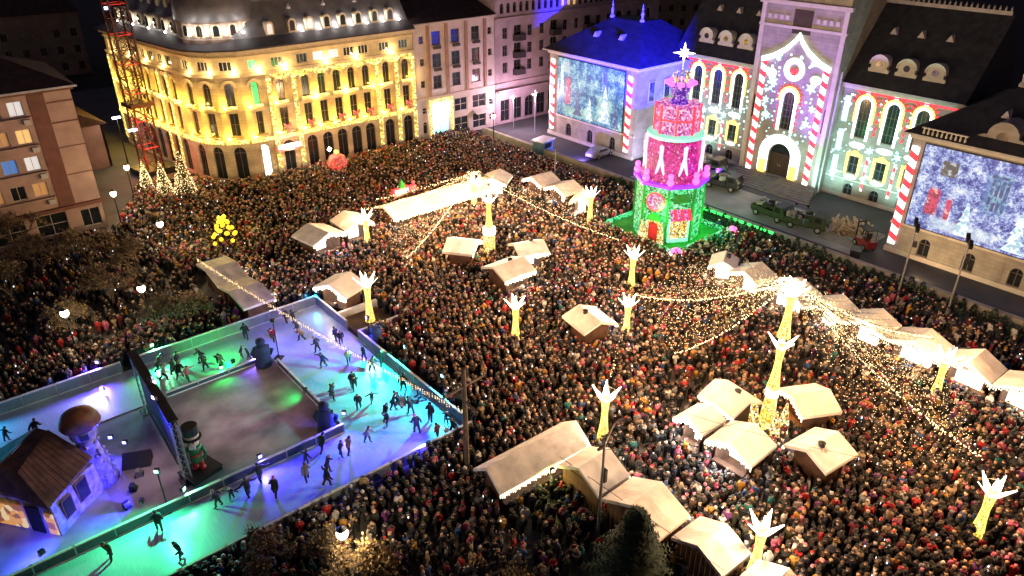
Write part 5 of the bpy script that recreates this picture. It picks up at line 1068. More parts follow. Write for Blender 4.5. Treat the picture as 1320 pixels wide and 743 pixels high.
# gold light on the lower left face, put into glowing patchy panels, dark windows on the stone front
def quad_on(name, p, q, z0, z1, off, mat):
    p, q = Vector((*p, 0)), Vector((*q, 0)); d = (q - p).normalized(); n = Vector((d.y, -d.x, 0)) * off
    v = [p + n, q + n]; v = [Vector((w.x, w.y, z)) for z in (z0, z1) for w in v]; bk = [w - n * .8 for w in v]
    return obj(name, MB().add(v + bk, [(0, 1, 3, 2), (4, 6, 7, 5), (0, 2, 6, 4), (1, 5, 7, 3), (2, 3, 7, 6), (0, 4, 5, 1)]), mat, hut)
speckle_em('hut_gold_light', [(0, (.35, .12, .01)), (.5, (.9, .40, .05)), (.8, (1., .75, .35))], .55, 2.2)
quad_on('gold_light_panel', (-2.75, 45.2), (-1.35, 43.35), .2, 2.0, .08, 'hut_gold_light'); quad_on('doorway', (-1.2, 43.2), (-.65, 42.45), .05, 2.0, .08, 'black'); quad_on('gold_light_panel', (-.45, 42.2), (-.08, 41.7), .1, 1.7, .08, 'hut_gold_light')
quad_on('window', (.55, 42.15), (1.05, 42.58), .7, 1.9, .09, 'glass'); quad_on('window', (1.5, 42.95), (2.1, 43.45), .8, 2.1, .09, 'glass')
quad_on('window_frame', (.48, 42.09), (1.12, 42.64), .6, 2.0, .05, 'wood'); quad_on('window_frame', (1.43, 42.89), (2.17, 43.51), .7, 2.2, .05, 'wood')
tb = (2.95, 45.3)
b = MB().lathe([(1.25, .03), (1.05, .8), (.75, 2.0), (.6, 3.1), (.58, 3.6)], 14, tb); obj('turret', b, 'hut_stone', hut, smooth=True)
b = MB()
for k in range(46):
    a = random.uniform(0, 2 * PI); z = random.uniform(.2, 3.3); r = 1.22 - .19 * z; s = random.uniform(.12, .24)
    b.octa((tb[0] + r * math.cos(a), tb[1] + r * math.sin(a), z), s)
stuff(obj('turret_stones', b, 'hut_stone', hut))
obj('turret_gallery', MB().lathe([(.6, 3.6), (.8, 3.75), (.8, 4.3), (.6, 4.4)], 14, tb), 'hut_stone', hut)
obj('turret_windows', MB().box(tb[0] - .3, tb[0] + .15, tb[1] - .84, tb[1] - .6, 3.85, 4.2), 'black', hut)
obj('mushroom_cap', MB().lathe([(.5, 4.4), (1.05, 4.4), (1.2, 4.65), (1.1, 5.1), (.85, 5.5), (.4, 5.72), (.05, 5.76)], 16, tb, squash=.85), 'cap_brown', hut, smooth=True)
BLOCK.append((0, 45, 4, 4, 0))
# LED wall on truss seen from behind
pm('screen_back', (.03, .03, .035), .6, .2, 2)
t = thing('stage_screen', 'big black screen seen from behind on two lattice truss legs beside the bare court', 'screen', (7.35, 41.5, 0), R(88))
def truss(b, p0, p1, w, n):
    p0, p1 = Vector(p0), Vector(p1); d = (p1 - p0).normalized(); a = d.cross(Vector((0, 0, 1)) if abs(d.z) < .9 else Vector((1, 0, 0))).normalized(); c = d.cross(a)
    C = [(a * i + c * j) * w / 2 for i, j in ((1, 1), (1, -1), (-1, -1), (-1, 1))]
    for q in C: b.tube([p0 + q, p1 + q], .035, 5)
    for k in range(n):
        u0, u1 = p0.lerp(p1, k / n), p0.lerp(p1, (k + 1) / n)
        for m_ in range(4): b.tube([u0 + C[m_], u1 + C[(m_ + 1) % 4]], .02, 3)
for x in (0, 9.3):
    b = MB(); truss(b, (x, 0, .05), (x, 0, 4.6), .42, 9); obj('truss_leg', b, 'steel', t); obj('foot_plate', MB().box(x - .5, x + .5, -.5, .5, 0, .06), 'dark_metal', t)
b = MB(); truss(b, (-.2, 0, 4.8), (9.5, 0, 4.8), .4, 16); obj('top_truss', b, 'dark_metal', t)
obj('screen_panel', MB().box(.35, 8.95, -.12, .06, .9, 4.5), 'screen_back', t); obj('cloth_cover', MB().box(-.3, 9.6, -.3, .3, 5.02, 5.1), 'black', t); obj('drape', MB().box(2, 8.9, .08, .13, .05, .88), 'black', t)
BLOCK.append((7.3, 46, .4, 5, 0))
# toy soldier with tall hat on a dark stage block
pm('soldier_green', (.03, .16, .06), .5, .2, 2); pm('soldier_red', (.5, .03, .03), .5, .2, 2); pm('cream', (.6, .5, .42), .6, .15, 3)
tag(obj('stage_block', MB().box(-1.05, 1.05, -.85, .85, .02, .32).box(-1.1, 1.1, -.9, .9, .321, .36), 'black', None, (8.25, 41.75, 0), R(15)), 'flat black stage block at the corner of the bare court', 'stage')
t = thing('toy_soldier', 'toy soldier figure in green coat and tall black hat standing on the black stage block', 'statue', (8.25, 41.85, .36), R(-30))
for sx in (-.22, .22): obj('leg', MB().lathe([(.2, 0), (.22, .12), (.15, .2), (.16, .75)], 10, (sx, 0)), 'soldier_red', t)
obj('body', MB().lathe([(.42, .72), (.44, .9), (.36, 1.3), (.48, 1.75), (.4, 1.9), (.15, 1.95)], 12), 'soldier_green', t)
for sx in (-1, 1): obj('arm', MB().tube([(sx * .46, 0, 1.75), (sx * .62, -.05, 1.3), (sx * .5, -.2, .95)], [.13, .12, .1], 8), 'soldier_green', t)
obj('head', MB().lathe([(.18, 1.95), (.36, 2.05), (.38, 2.4), (.34, 2.55)], 12), 'cream', t); obj('beard', MB().box(-.2, .2, -.42, -.34, 1.85, 2.15), 'rail', t); obj('eyes', MB().box(-.17, -.07, -.39, -.35, 2.32, 2.42).box(.07, .17, -.39, -.35, 2.32, 2.42), 'black', t)
h_ = obj('hat', MB().lathe([(.62, 2.55), (.62, 2.62), (.45, 2.63), (.52, 3.45), (.5, 3.5)], 14), 'black', t); obj('hat_band', MB().lathe([(.47, 2.66), (.485, 2.85)], 14), 'cream', h_); obj('belt', MB().lathe([(.4, 1.18), (.4, 1.3)], 12), 'soldier_red', t)
# stage monitor, speakers, lamps
tag(obj('monitor_board', MB().add([(-.9, -.5, .05), (.9, -.5, .05), (.9, .5, .7), (-.9, .5, .7), (-.9, .55, .05), (.9, .55, .05)], [(0, 1, 2, 3), (3, 2, 5, 4), (0, 3, 4), (1, 5, 2), (0, 4, 5, 1)]), 'black', None, (5.3, 45.3, 0), R(-25)), 'tilted black board lying beside the crooked house', 'board')
for u, v, lab in ((165, 655, 'small black floor speaker nearest the crooked house'), (173, 632, 'small black floor speaker farther from the crooked house'), (181, 613, 'small grey floor spotlight beside the tilted black board')):
    x, y = at(u, v); t = thing('floor_speaker', lab, 'speaker', (x, y, .02), random.uniform(0, 2)); obj('cabinet', MB().prism([(-.22, -.2), (.22, -.2), (.22, .2), (-.22, .2)], 0, .45, 0, [(-.2, -.05), (.2, -.05), (.2, .2), (-.2, .2)]), 'black' if u != 181 else 'steel', t); obj('grille', MB().box(-.16, .16, -.23, -.2, .05, .25), 'dark_metal', t)
# statues wrapped in dark cloth
pm('navy_cloth', (.02, .03, .10), .8, .3, 2, .3); pm('bear_blue', (.05, .12, .40), .8, .2, 3)
for (u, v, h, lab) in ((341, 472, 2.6, 'dark wrapped figure standing at the far corner of the bare court'), (422, 558, 2.7, 'dark blue wrapped figure standing at the near right corner of the bare court')):
    x, y = at(u, v); t = thing('wrapped_statue', lab, 'statue', (x, y, .02), random.uniform(0, 3))
    obj('body', MB().lathe([(.62, 0), (.7, .2), (.58, h * .35), (.66, h * .55), (.5, h * .72), (.3, h * .78)], 14, squash=.8), 'navy_cloth', t, smooth=True); obj('head', MB().lathe([(.28, h * .76), (.38, h * .86), (.34, h * .95), (.08, h)], 12), 'navy_cloth', t, smooth=True)
    for sx in (-1, 1): obj('arm', MB().tube([(sx * .45, 0, h * .68), (sx * .72, -.1, h * .5), (sx * .6, -.25, h * .32)], [.2, .19, .14], 8), 'navy_cloth', t, smooth=True)
    BLOCK.append((x, y, .8, .8, 0))
x, y = at(487, 448); t = thing('blue_bear', 'big blue bear figure beside the rink boards under the light post', 'statue', (x, y, 0), 2.2)
obj('body', MB().lathe([(.4, 0), (.62, .5), (.55, 1.1), (.3, 1.35)], 12), 'bear_blue', t, smooth=True); obj('head', MB().lathe([(.2, 1.3), (.48, 1.55), (.48, 1.85), (.15, 2.1)], 12), 'bear_blue', t, smooth=True)
for sx in (-1, 1): obj('ear', MB().octa((sx * .36, 0, 2.1), .16), 'bear_blue', t); obj('arm', MB().tube([(sx * .45, 0, 1.1), (sx * .7, -.2, .8)], [.17, .14], 7), 'bear_blue', t); obj('leg', MB().tube([(sx * .28, 0, .4), (sx * .35, -.35, .12)], [.24, .2], 7), 'bear_blue', t)
# ticket deck with railing behind the boards
tag(obj('entry_deck', MB().box(24.6, 28.2, 49.6, 53.0, 0, .35), 'chalet_wood_dark'), 'dark wooden entry deck beside the rink under the light post', 'deck')
tag(obj('white_step_box', MB().box(24.6, 28.4, 53.05, 53.35, 0, .95), 'rail'), 'low white board on the far side of the wooden entry deck', 'barrier'); tag(obj('white_step_box', MB().box(24.6, 28.4, 49.3, 49.55, 0, .95), 'rail'), 'low white board on the near side of the wooden entry deck', 'barrier')
BLOCK.append((26.4, 51.3, 2, 2.2, 0))
# coloured floodlights on the ice
def rinklamp(x, y, z, aim, col, w, lab, cone=100, post=1): return flood(x, y, z, aim, col, w, lab, cone, 'coloured rink floodlights', .9, post)
GREEN, CYAN, BLUE, VIO, WHT = (.10, 1., .30), (.08, .75, 1.), (.10, .16, 1.), (.55, .38, 1.), (.85, .85, 1.)
rinklamp(5.5, 39.7, 3.0, (2, 36.0, 0), (.04, .85, .30), 2700, 'green floodlight on a thin stand at the near boards below the screen', 150)
rinklamp(6.6, 39.75, .85, (9, 37.0, 0), (.10, .9, .35), 420, 'dazzling floodlight on the near boards beside the black stage block', 150, 0)
rinklamp(14.6, 52.0, .6, (13.4, 55.4, 0), (.0, .95, .08), 900, 'green floodlight on the low boards of the far lane of ice', 150, 0)
rinklamp(10.2, 57.7, 1.1, (11.0, 53.6, 0), (.04, .85, .30), 2700, 'green floodlight behind the far boards left of the garland', 150, 0)
rinklamp(18.0, 51.2, 3.4, (21.0, 53.5, 0), (.13, .08, 1.), 850, 'violet floodlight on a stand at the far corner of the bare court', 140)
rinklamp(24.7, 57.5, 1.1, (20.5, 56.0, 0), (.0, .35, .9), 650, 'cyan floodlight at the far corner of the rink', 150, 0)
rinklamp(24.8, 42.5, 2.4, (20.5, 43.5, 0), (.0, .95, .66), 3600, 'turquoise floodlight behind the right boards of the rink', 140)
rinklamp(24.8, 37.5, 2.4, (21.0, 37.0, 0), (.03, .55, 1.), 1900, 'pale cyan floodlight at the near right corner of the rink', 150)
rinklamp(24.8, 48.3, 2.4, (20.8, 48.3, 0), (.15, .09, 1.), 1500, 'lilac floodlight behind the right boards near the entry deck', 150)
rinklamp(17.8, 39.7, 1.2, (14.4, 36.2, 0), (.03, .015, 1.), 2300, 'blue floodlight on the boards at the near corner of the bare court', 150, 0)
rinklamp(20.5, 33.2, 1.2, (18.5, 37.2, 0), (.09, .06, 1.), 1300, 'lilac blue floodlight on the near boards of the rink', 150, 0)
rinklamp(11.5, 39.6, .85, (11.6, 36.0, 0), (.07, .05, 1.), 1000, 'violet blue floodlight on the near boards, middle', 150, 0)
rinklamp(17.2, 40.2, .7, (12.5, 41.4, 0), (.03, .03, 1.), 1300, 'low blue floodlight lighting the near edge of the bare court', 130, 0)
rinklamp(17.2, 44.6, .7, (15.3, 46.4, 0), (.0, .8, .15), 260, 'low green floodlight on the right boards of the bare court', 120, 0)
rinklamp(13.6, 51.9, .5, (13.0, 50.0, 0), (.0, .8, .08), 330, 'low green floodlight on the far edge of the bare court', 130, 0)
rinklamp(16.2, 51.9, .5, (15.6, 49.6, 0), (.2, .14, 1.), 500, 'low violet floodlight on the far edge of the bare court', 130, 0)
rinklamp(6.2, 57.7, 1.2, (3, 54.4, 0), (.17, .09, 1.), 1900, 'violet floodlight behind the boards left of the screen', 150, 0)
rinklamp(5.7, 55.2, .3, (3.2, 53.2, 0), (.8, .8, 1.), 260, 'white floodlight lying on the ice behind the screen', 140, 0)
rinklamp(-3.5, 57.7, 1.2, (-3, 53.0, 0), (.0, .5, .9), 1900, 'cyan floodlight behind the far boards at far left', 150, 0)
rinklamp(4.6, 48.6, .4, (2.8, 45.6, 2.6), (.03, .03, 1.), 2600, 'left one of two blue spotlights beside the crooked house', 140, 0)
rinklamp(5.2, 47.4, .4, (2.6, 44.6, 2.2), (.03, .03, 1.), 2600, 'right one of two blue spotlights beside the crooked house', 140, 0)
rinklamp(4.4, 41.0, .3, (1.2, 43.0, 1.6), (.04, .03, 1.), 2600, 'blue spotlight on the floor before the crooked house front', 140, 0)
rinklamp(7.55, 46.2, 5.2, (12.5, 46.2, 0), (1., .55, .62), 1500, 'warm fill light added on the screen truss, aimed at the court', 120, 0)  # fill lights added on the truss, no fixture seen there
rinklamp(7.15, 44.0, 5.2, (3.6, 43.0, 0), (.85, .62, .75), 700, 'warm fill light added on the screen truss, aimed at the crooked house', 120, 0)
rinklamp(-1.2, 39.8, .85, (-2.2, 42.0, 0), (.05, .05, 1.), 700, 'blue floodlight on the near boards before the crooked house', 140, 0)
rinklamp(24.3, 25.2, 2.2, (24.0, 23.3, 0), (.9, .8, .15), 35, 'small yellow floodlight under the long double tent', 130, 0)

# ================================================================ FORECOURT VEHICLES AND STOCK
pm('army_green', (.03, .05, .03), .7, .3, 2, .2); pm('tyre', (.015, .015, .016), .85, .2, 4); pm('grey_load', (.35, .36, .34), .8, .4, 2.5, .4); pm('blue_tarp', (.10, .22, .36), .7, .3, 2, .3); pm('car_dark', (.03, .035, .05), .3, .1, 2, spec=.6); pm('truck_red', (.20, .02, .03), .4, .15, 2)
wheel_me = None
def wheels(t, L, w, r, xs):
    for x in xs:
        for sy in (-1, 1):
            b = MB()
            for k in range(12): pass
            n = 12; vs = []
            for yy in (-.11, .11):
                for k in range(n): vs.append((r * math.cos(2 * PI * k / n), yy, r * math.sin(2 * PI * k / n)))
            b.add(vs, [tuple(range(n)), tuple(range(2 * n - 1, n - 1, -1))] + [(k, n + k, n + (k + 1) % n, (k + 1) % n) for k in range(n)])
            wo = obj('wheel', b, 'tyre', t, (x, sy * w / 2, r))
            obj('rim', MB().add([(r * .55 * math.cos(2 * PI * k / 8), sy * .115, r * .55 * math.sin(2 * PI * k / 8)) for k in range(8)], [tuple(range(8)) if sy < 0 else tuple(range(7, -1, -1))]), 'steel', wo)
def truck(x, y, rz, label, body, load, L=4.6, w=2.0):
    t = thing('utility_truck', label, 'truck', (x, y, 0), R(rz)); wheels(t, L, w - .2, .42, (-L / 2 + .8, L / 2 - .8))
    obj('chassis', MB().box(-L / 2, L / 2, -w / 2 + .2, w / 2 - .2, .4, .62), 'black', t)
    cab = obj('cab', MB().xz([(L / 2 - 1.5, .6), (L / 2, .6), (L / 2, 1.2), (L / 2 - .35, 1.95), (L / 2 - 1.5, 2.0)], -w / 2, w / 2), body, t)
    obj('windscreen', MB().add([(L / 2 + .012, -w / 2 + .15, 1.25), (L / 2 + .012, w / 2 - .15, 1.25), (L / 2 - .32, w / 2 - .15, 1.9), (L / 2 - .32, -w / 2 + .15, 1.9)], [(0, 1, 2, 3)]), 'glass', cab)
    for sy in (-1, 1): obj('headlight', MB().box(L / 2, L / 2 + .05, sy * .75 - .15, sy * .75 + .15, .75, .95), 'cream', cab); obj('side_window', MB().box(L / 2 - 1.3, L / 2 - .55, sy * (w / 2 + .006) - .004, sy * (w / 2 + .006) + .004, 1.25, 1.8), 'glass', cab)
    obj('bed', MB().box(-L / 2, L / 2 - 1.6, -w / 2, w / 2, .63, .75).box(-L / 2, L / 2 - 1.6, -w / 2, -w / 2 + .06, .75, 1.2).box(-L / 2, L / 2 - 1.6, w / 2 - .06, w / 2, .75, 1.2).box(-L / 2, -L / 2 + .06, -w / 2 + .06, w / 2 - .06, .75, 1.2), body, t)
    for k in range(26):
        px, py = random.uniform(-L / 2 + .3, L / 2 - 1.8), random.uniform(-w / 2 + .2, w / 2 - .2); s = random.uniform(.16, .42); z = .76 + random.uniform(0, .8)
        b = MB().box(-s, s, -s * .6, s * .6, 0, s * random.uniform(.8, 1.6)); o = obj('load_bundle', b, random.choice(load), t, (px, py, z), random.uniform(0, 3))
        o.rotation_euler.x = random.uniform(-.25, .25); o.rotation_euler.y = random.uniform(-.25, .25)
truck(74.6, 42.2, -95, 'small dark green truck loaded with bundles below the palace steps, left of two', 'army_green', ['grey_load', 'army_green', 'black'])
truck(74.8, 37.9, -75, 'green truck piled with gear beside the planks, right of two', 'army_green', ['army_green', 'grey_load', 'blue_tarp'])
truck(78.2, 51.6, -80, 'dark truck with white and blue bundles behind the toy tower', 'car_dark', ['grey_load', 'blue_tarp', 'rail'])
truck(82.4, 57.0, -85, 'dark flatbed with pale sheets parked near the left wing', 'car_dark', ['rail', 'grey_load'])
def car(x, y, rz, label, mat):
    t = thing('parked_car', label, 'car', (x, y, 0), R(rz)); wheels(t, 4.2, 1.6, .32, (-1.3, 1.35))
    bd = obj('body', MB().xz([(-2.1, .35), (2.1, .35), (2.15, .75), (1.2, .9), (.5, 1.4), (-1.1, 1.42), (-1.9, .95), (-2.12, .8)], -.85, .85), mat, t)
    for sy in (-1, 1):
        obj('side_window', MB().xz([(-1.25, .95), (.85, .95), (.4, 1.32), (-1.0, 1.34)], sy * .853 - .004, sy * .853 + .004), 'glass', bd); obj('headlight', MB().box(2.13, 2.17, sy * .6 - .15, sy * .6 + .15, .6, .74), 'cream', bd)
    obj('windscreen', MB().add([(1.17, -.7, .93), (1.17, .7, .93), (.55, .65, 1.38), (.55, -.65, 1.38)], [(0, 1, 2, 3)]), 'glass', bd)
car(81.3, 54.6, -60, 'dark car parked left of the entrance steps', 'car_dark')
car(75.2, 70.5, 5, 'grey car parked under the blue screen', 'steel')
t = thing('plank_pile', 'loose pile of pale wooden planks on a mat beside the right wing', 'planks', (78.2, 34.6, 0))
for k in range(46):
    L = random.uniform(2.2, 4.2); lay = k // 10
    o = obj('plank', MB().box(-L / 2, L / 2, -.11, .11, 0, .07), 'pale_wood', t, (random.uniform(-1.4, 1.4), random.uniform(-1.9, 1.9), .02 + lay * .13 + random.uniform(0, .05)), R(random.choice([15, 30, 35, 40, 60]) + random.uniform(-12, 12)))
    o.rotation_euler.y = random.uniform(-.04, .04) * (1 + lay)
tag(obj('ground_mat', MB().box(73.6, 80, 31.2, 35.8, .004, .012), 'kerb'), 'flat pale mat on the forecourt before the plank pile', 'mat')
t = thing('forklift', 'dark red forklift parked against the right wing beside the planks', 'forklift', (75.0, 31.2, 0), R(60)); wheels(t, 2.4, 1.1, .36, (-.8, .75))
obj('body', MB().xz([(-1.25, .35), (1.0, .35), (1.0, .95), (.2, 1.0), (-.3, 1.15), (-1.25, 1.1)], -.6, .6), 'truck_red', t); obj('mast', MB().box(1.05, 1.15, -.45, -.35, .1, 2.7).box(1.05, 1.15, .35, .45, .1, 2.7).box(1.05, 1.15, -.35, .35, 2.5, 2.6), 'black', t)
obj('fork', MB().box(1.16, 2.2, -.35, -.22, .1, .16).box(1.16, 2.2, .22, .35, .1, .16), 'steel', t); obj('cage', MB().tube([(-1, -.55, 1.1), (-.9, -.55, 2.2), (.8, -.55, 2.2), (.95, -.55, 1.0)], .05, 5).tube([(-1, .55, 1.1), (-.9, .55, 2.2), (.8, .55, 2.2), (.95, .55, 1.0)], .05, 5).box(-.9, .8, -.6, .6, 2.2, 2.26), 'black', t); obj('seat', MB().box(-.5, 0, -.3, .3, 1.15, 1.3).box(-.6, -.45, -.3, .3, 1.3, 1.8), 'black', t)
t = thing('waste_bin', 'black wheeled waste bin on the road before the forklift', 'bin', (71.4, 30.3, 0), .3); obj('body', MB().prism([(-.5, -.4), (.5, -.4), (.5, .4), (-.5, .4)], .15, 1.15, 0, [(-.65, -.5), (.65, -.5), (.65, .5), (-.65, .5)]), 'black', t); obj('lid', MB().box(-.7, .7, -.55, .55, 1.16, 1.25), 'dark_metal', t); obj('wheel', MB().lathe([(.1, 0), (.1, .14)], 8, (-.4, -.3)).lathe([(.1, 0), (.1, .14)], 8, (.4, .3)), 'tyre', t)
t = thing('blue_kiosk', 'small pale blue kiosk at the road corner below the blue screen', 'kiosk', (*at(700, 190, .8), 0), .2); obj('wall', MB().box(-1.3, 1.3, -.9, .9, 0, 1.9), 'blue_tarp', t); obj('roof', MB().box(-1.5, 1.5, -1.1, 1.1, 1.91, 2.05), 'rail', t); obj('window', MB().box(-.8, .8, -.93, -.901, .9, 1.6), 'glass', t)

# ================================================================ TREES AND SHRUBS
def leafmat(name, c): pm(name, c, .8, .45, 2.5)
leafmat('needle', (.02, .045, .022)); leafmat('twig', (.17, .12, .085)); leafmat('shrub_leaf', (.02, .05, .022)); leafmat('dry_leaf', (.26, .18, .06)); leafmat('thuja', (.025, .05, .03))
def bare_tree(x, y, h, label, seed, mat='bark', twigs=900, leaf=0, spread=.9):
    rnd = random.Random(seed); t = thing('bare_tree', label, 'tree', (x, y, 0), 0, 'leafless trees'); BLOCK.append((x, y, .3, .3, 0))
    tr = MB(); cr = MB(); tips = []
    def grow(p, d, L, r, lv):
        q = p + d * L; m_ = p.lerp(q, .5) + Vector((rnd.uniform(-.05, .05), rnd.uniform(-.05, .05), 0)) * L
        (tr if lv < 2 else cr).tube([p, m_, q], [r, r * .85, r * .7], 5 if lv < 2 else 3)
        if lv >= 5: tips.append(q); return
        for k in range(3 if lv in (0, 1, 3) else 2):
            a = rnd.uniform(0, 2 * PI); tilt = rnd.uniform(.35, .8) * spread
            n = d.orthogonal().normalized(); n.rotate(Matrix.Rotation(a, 3, d)); e = (d * math.cos(tilt) + n * math.sin(tilt)); e.z = max(e.z, -.05) + .08; grow(q, e.normalized(), L * rnd.uniform(.62, .82), r * .62, lv + 1)
    grow(Vector((0, 0, 0)), Vector((0, 0, 1)), h * .27, h * .026 + .05, 0)
    for tp in tips:
        for k in range(max(1, twigs // len(tips))):
            d = Vector((rnd.gauss(0, 1), rnd.gauss(0, 1), rnd.gauss(.35, .8))).normalized(); L = rnd.uniform(.3, .8); s = d.orthogonal().normalized() * .03
            cr.add([tp - s, tp + s, tp + d * L], [(0, 1, 2)])
            if leaf and rnd.random() < leaf:
                c = tp + d * L * rnd.uniform(.4, 1.2); a = Vector((rnd.gauss(0, 1), rnd.gauss(0, 1), rnd.gauss(0, 1))).normalized() * .09; b_ = a.orthogonal().normalized() * .07; cr.add([c - a, c + b_, c + a, c - b_], [(0, 1, 2, 3)], 1)
    obj('trunk', tr, mat, t); obj('crown', cr, ['twig', 'dry_leaf'], t)
bt = [(60, 345, 5.5, 'pale leafless tree behind the lantern at far left'), (20, 380, 5, 'leafless tree at the left edge above the watching crowd'), (120, 335, 6, 'leafless tree in the dark garden left of the middle'), (150, 380, 5, 'leafless tree behind the left lanterns, near the crowd'), (215, 425, 4.8, 'warm lit leafless tree right of the second lantern'), (248, 408, 4.2, 'small greenish leafless tree beside the striped awning stall'), (100, 415, 4, 'small leafless tree between the two left lanterns'), (30, 318, 6, 'leafless tree before the shopfronts of the pink house'), (180, 345, 5, 'leafless tree at the right edge of the dark garden')]
for k, (u, v, h, lab) in enumerate(bt): x, y = at(u, v + 18); bare_tree(x, y, h, lab, 40 + k, twigs=1700, leaf=.25, spread=1.1)
for k, (u, v, h, lab, lf) in enumerate([(345, 715, 3.2, 'leafless tree at the bottom edge in front of the green ice', .1), (430, 735, 3.4, 'golden lit leafless tree at the bottom edge below the rink', .5), (480, 742, 3.0, 'smaller golden tree right of the first at the bottom edge', .5), (655, 770, 3.0, 'brown leafy bush like tree at the bottom edge left of the fir', .9)]):
    x, y = at(u, v + 20); bare_tree(x, y, h, lab, 70 + k, twigs=1600, leaf=lf, spread=1.1)
def conifer(x, y, h, r, label, n=34, dens=1.0, mat='needle', name='fir_tree', group=None):
    rnd = random.Random(int(x * 10 + y)); t = thing(name, label, 'tree', (x, y, 0), 0, group); BLOCK.append((x, y, r * .8, r * .8, 0))
    obj('trunk', MB().tube([(0, 0, 0), (0, 0, h * .95)], [h * .03, .02], 7), 'bark', t); cr = MB()
    for i in range(n):
        u = i / n; z = h * (.06 + .92 * u); rr = r * (1 - u) ** .85 * rnd.uniform(.62, 1.15) + .08; m_ = int((7 + 10 * (1 - u)) * dens)
        for k in range(m_):
            a = 2 * PI * (k + rnd.random()) / m_; rr_ = rr * rnd.uniform(.6, 1.12); tip = Vector((rr_ * math.cos(a), rr_ * math.sin(a), z - rr_ * rnd.uniform(.1, .35))); root = Vector((0, 0, z + rr * .12)); d = tip - root
            side = Vector((-math.sin(a), math.cos(a), 0))
            for q in range(7):
                s0 = .25 + .75 * q / 7; p = root + d * s0; w = .16 * (1 - s0 * .5) * (.6 + r * .25)
                for sg in (-1, 1):
                    e = p + side * sg * w * 2.0 + d.normalized() * w * 1.5 + Vector((0, 0, rnd.uniform(-.1, .06)))
                    cr.add([p, p + d.normalized() * w * .8, e], [(0, 1, 2)])
            cr.add([root, root + d * .5 + side * .03, tip, root + d * .5 - side * .03], [(0, 1, 2, 3)])
    obj('crown', cr, mat, t); return t
_fx, _fy = at(823, 652, 6.6); conifer(_fx, _fy, 6.6, 3.7, 'dark green fir tree in the foreground at the bottom edge', 30, 1.5)
# three cone trees covered in lights
for k, (u, v, h, lab) in enumerate([(192, 246, 4.2, 'smallest lit cone tree, left of three before the golden hotel'), (216, 254, 5.0, 'middle lit cone tree of three before the golden hotel'), (242, 252, 6.2, 'tallest lit cone tree, right of three before the golden hotel')]):
    x, y = at(u, v + 4); t = conifer(x, y, h, h * .24, lab, 18, .6, 'needle', 'lit_christmas_tree', 'lit cone trees'); b = MB()
    for q in range(420):
        uu = random.random() ** .6; z = h * (1 - uu); rr = h * .24 * uu ** .85 * random.uniform(.9, 1.08); a = random.uniform(0, 2 * PI); b.octa((rr * math.cos(a), rr * math.sin(a), z), .045)
    stuff(obj('bulbs', b, 'net_bulb', t)); lamp(t, (0, -1.2, h * .7), (1., .72, .3), 120, 'POINT', .4)
# clipped shrubs along the road wall
def shrub_mesh(seed, h, r):
    rnd = random.Random(seed); b = MB()
    for k in range(150):
        z = rnd.uniform(.05, 1); rr = r * math.sin(PI * min(.97, .25 + .75 * z)) ** .7 * rnd.uniform(.6, 1.08); a = rnd.uniform(0, 2 * PI); c = Vector((rr * math.cos(a), rr * math.sin(a), z * h)); up = Vector((rnd.gauss(0, .5), rnd.gauss(0, .5), 1)).normalized() * rnd.uniform(.14, .3); s = up.orthogonal().normalized(); s.rotate(Matrix.Rotation(rnd.uniform(0, 6), 3, up.normalized())); s *= .08
        b.add([c - s, c + s, c + up], [(0, 1, 2)])
    return b.mesh('foliage', 'thuja')
sm = [shrub_mesh(k, 1.25 + .18 * k, .42 + .03 * k) for k in range(4)]
stem = MB().tube([(0, 0, 0), (0, 0, .5)], .05, 5).mesh('stem', 'bark')
ns = 0; cnt = [0, 0, 0]
for row in range(3):
    y = 9.0
    while y < 62:
        y += random.uniform(.7, 1.15)
        x = 68.5 - row * 1.15 + random.uniform(-.3, .3)
        if row == 2 and (y > 30 or random.random() < .45): continue
        if row == 1 and random.random() < .25: continue
        if 41.5 < y < 53 and x < 67: continue
        t = thing('shrub', 'dark shrub in the %s row of the road hedge, %s from its right end' % (('back', 'middle', 'front')[row], ORDW[cnt[row]]), 'shrub', (x, y, 0), random.uniform(0, 6), 'dark shrubs along the road wall')
        cnt[row] += 1; s = random.uniform(.6, .95); t.scale = (s, s, s); link('foliage', sm[random.randrange(4)], t); link('stem', stem, t); BLOCK.append((x, y, .4, .4, 0)); ns += 1
# trees behind the palace, top right corner
for k, (x, y, h, r, lab) in enumerate([(103, 12, 15, 4, 'dark tree behind the palace at the top right corner'), (108, 24, 17, 4.2, 'taller dark tree behind the right wing roof'), (101, 4, 13, 3.6, 'dark tree at the right edge behind the palace')]): conifer(x, y, h, r, lab, 30, .9, 'shrub_leaf', 'evergreen_tree')
# ================================================================ PEOPLE
JK = [('black', (.007, .007, .008), 52), ('charcoal', (.018, .018, .02), 20), ('navy', (.009, .011, .026), 14), ('brown', (.06, .03, .016), 8), ('olive', (.03, .032, .016), 4), ('red', (.36, .016, .02), 4), ('burgundy', (.12, .01, .02), 6), ('beige', (.34, .25, .16), 6), ('white', (.58, .56, .54), 4), ('blue', (.02, .06, .20), 3), ('pink', (.45, .10, .18), 3), ('mustard', (.42, .22, .03), 3), ('purple', (.12, .025, .14), 2), ('teal', (.02, .16, .16), 1), ('grey', (.16, .16, .17), 6)]
HT_ = [('dark hair', (.012, .009, .007), 40), ('brown hair', (.08, .04, .02), 20), ('black hat', (.009, .009, .010), 20), ('grey hat', (.14, .13, .13), 5), ('white hat', (.5, .46, .42), 4), ('fair hair', (.38, .22, .10), 8), ('red hat', (.40, .015, .015), 4), ('pink hat', (.5, .14, .2), 3), ('beige hat', (.48, .31, .20), 6)]
TR_ = [(.012, .013, .02), (.02, .03, .06), (.03, .03, .032), (.06, .05, .04), (.015, .015, .015)]
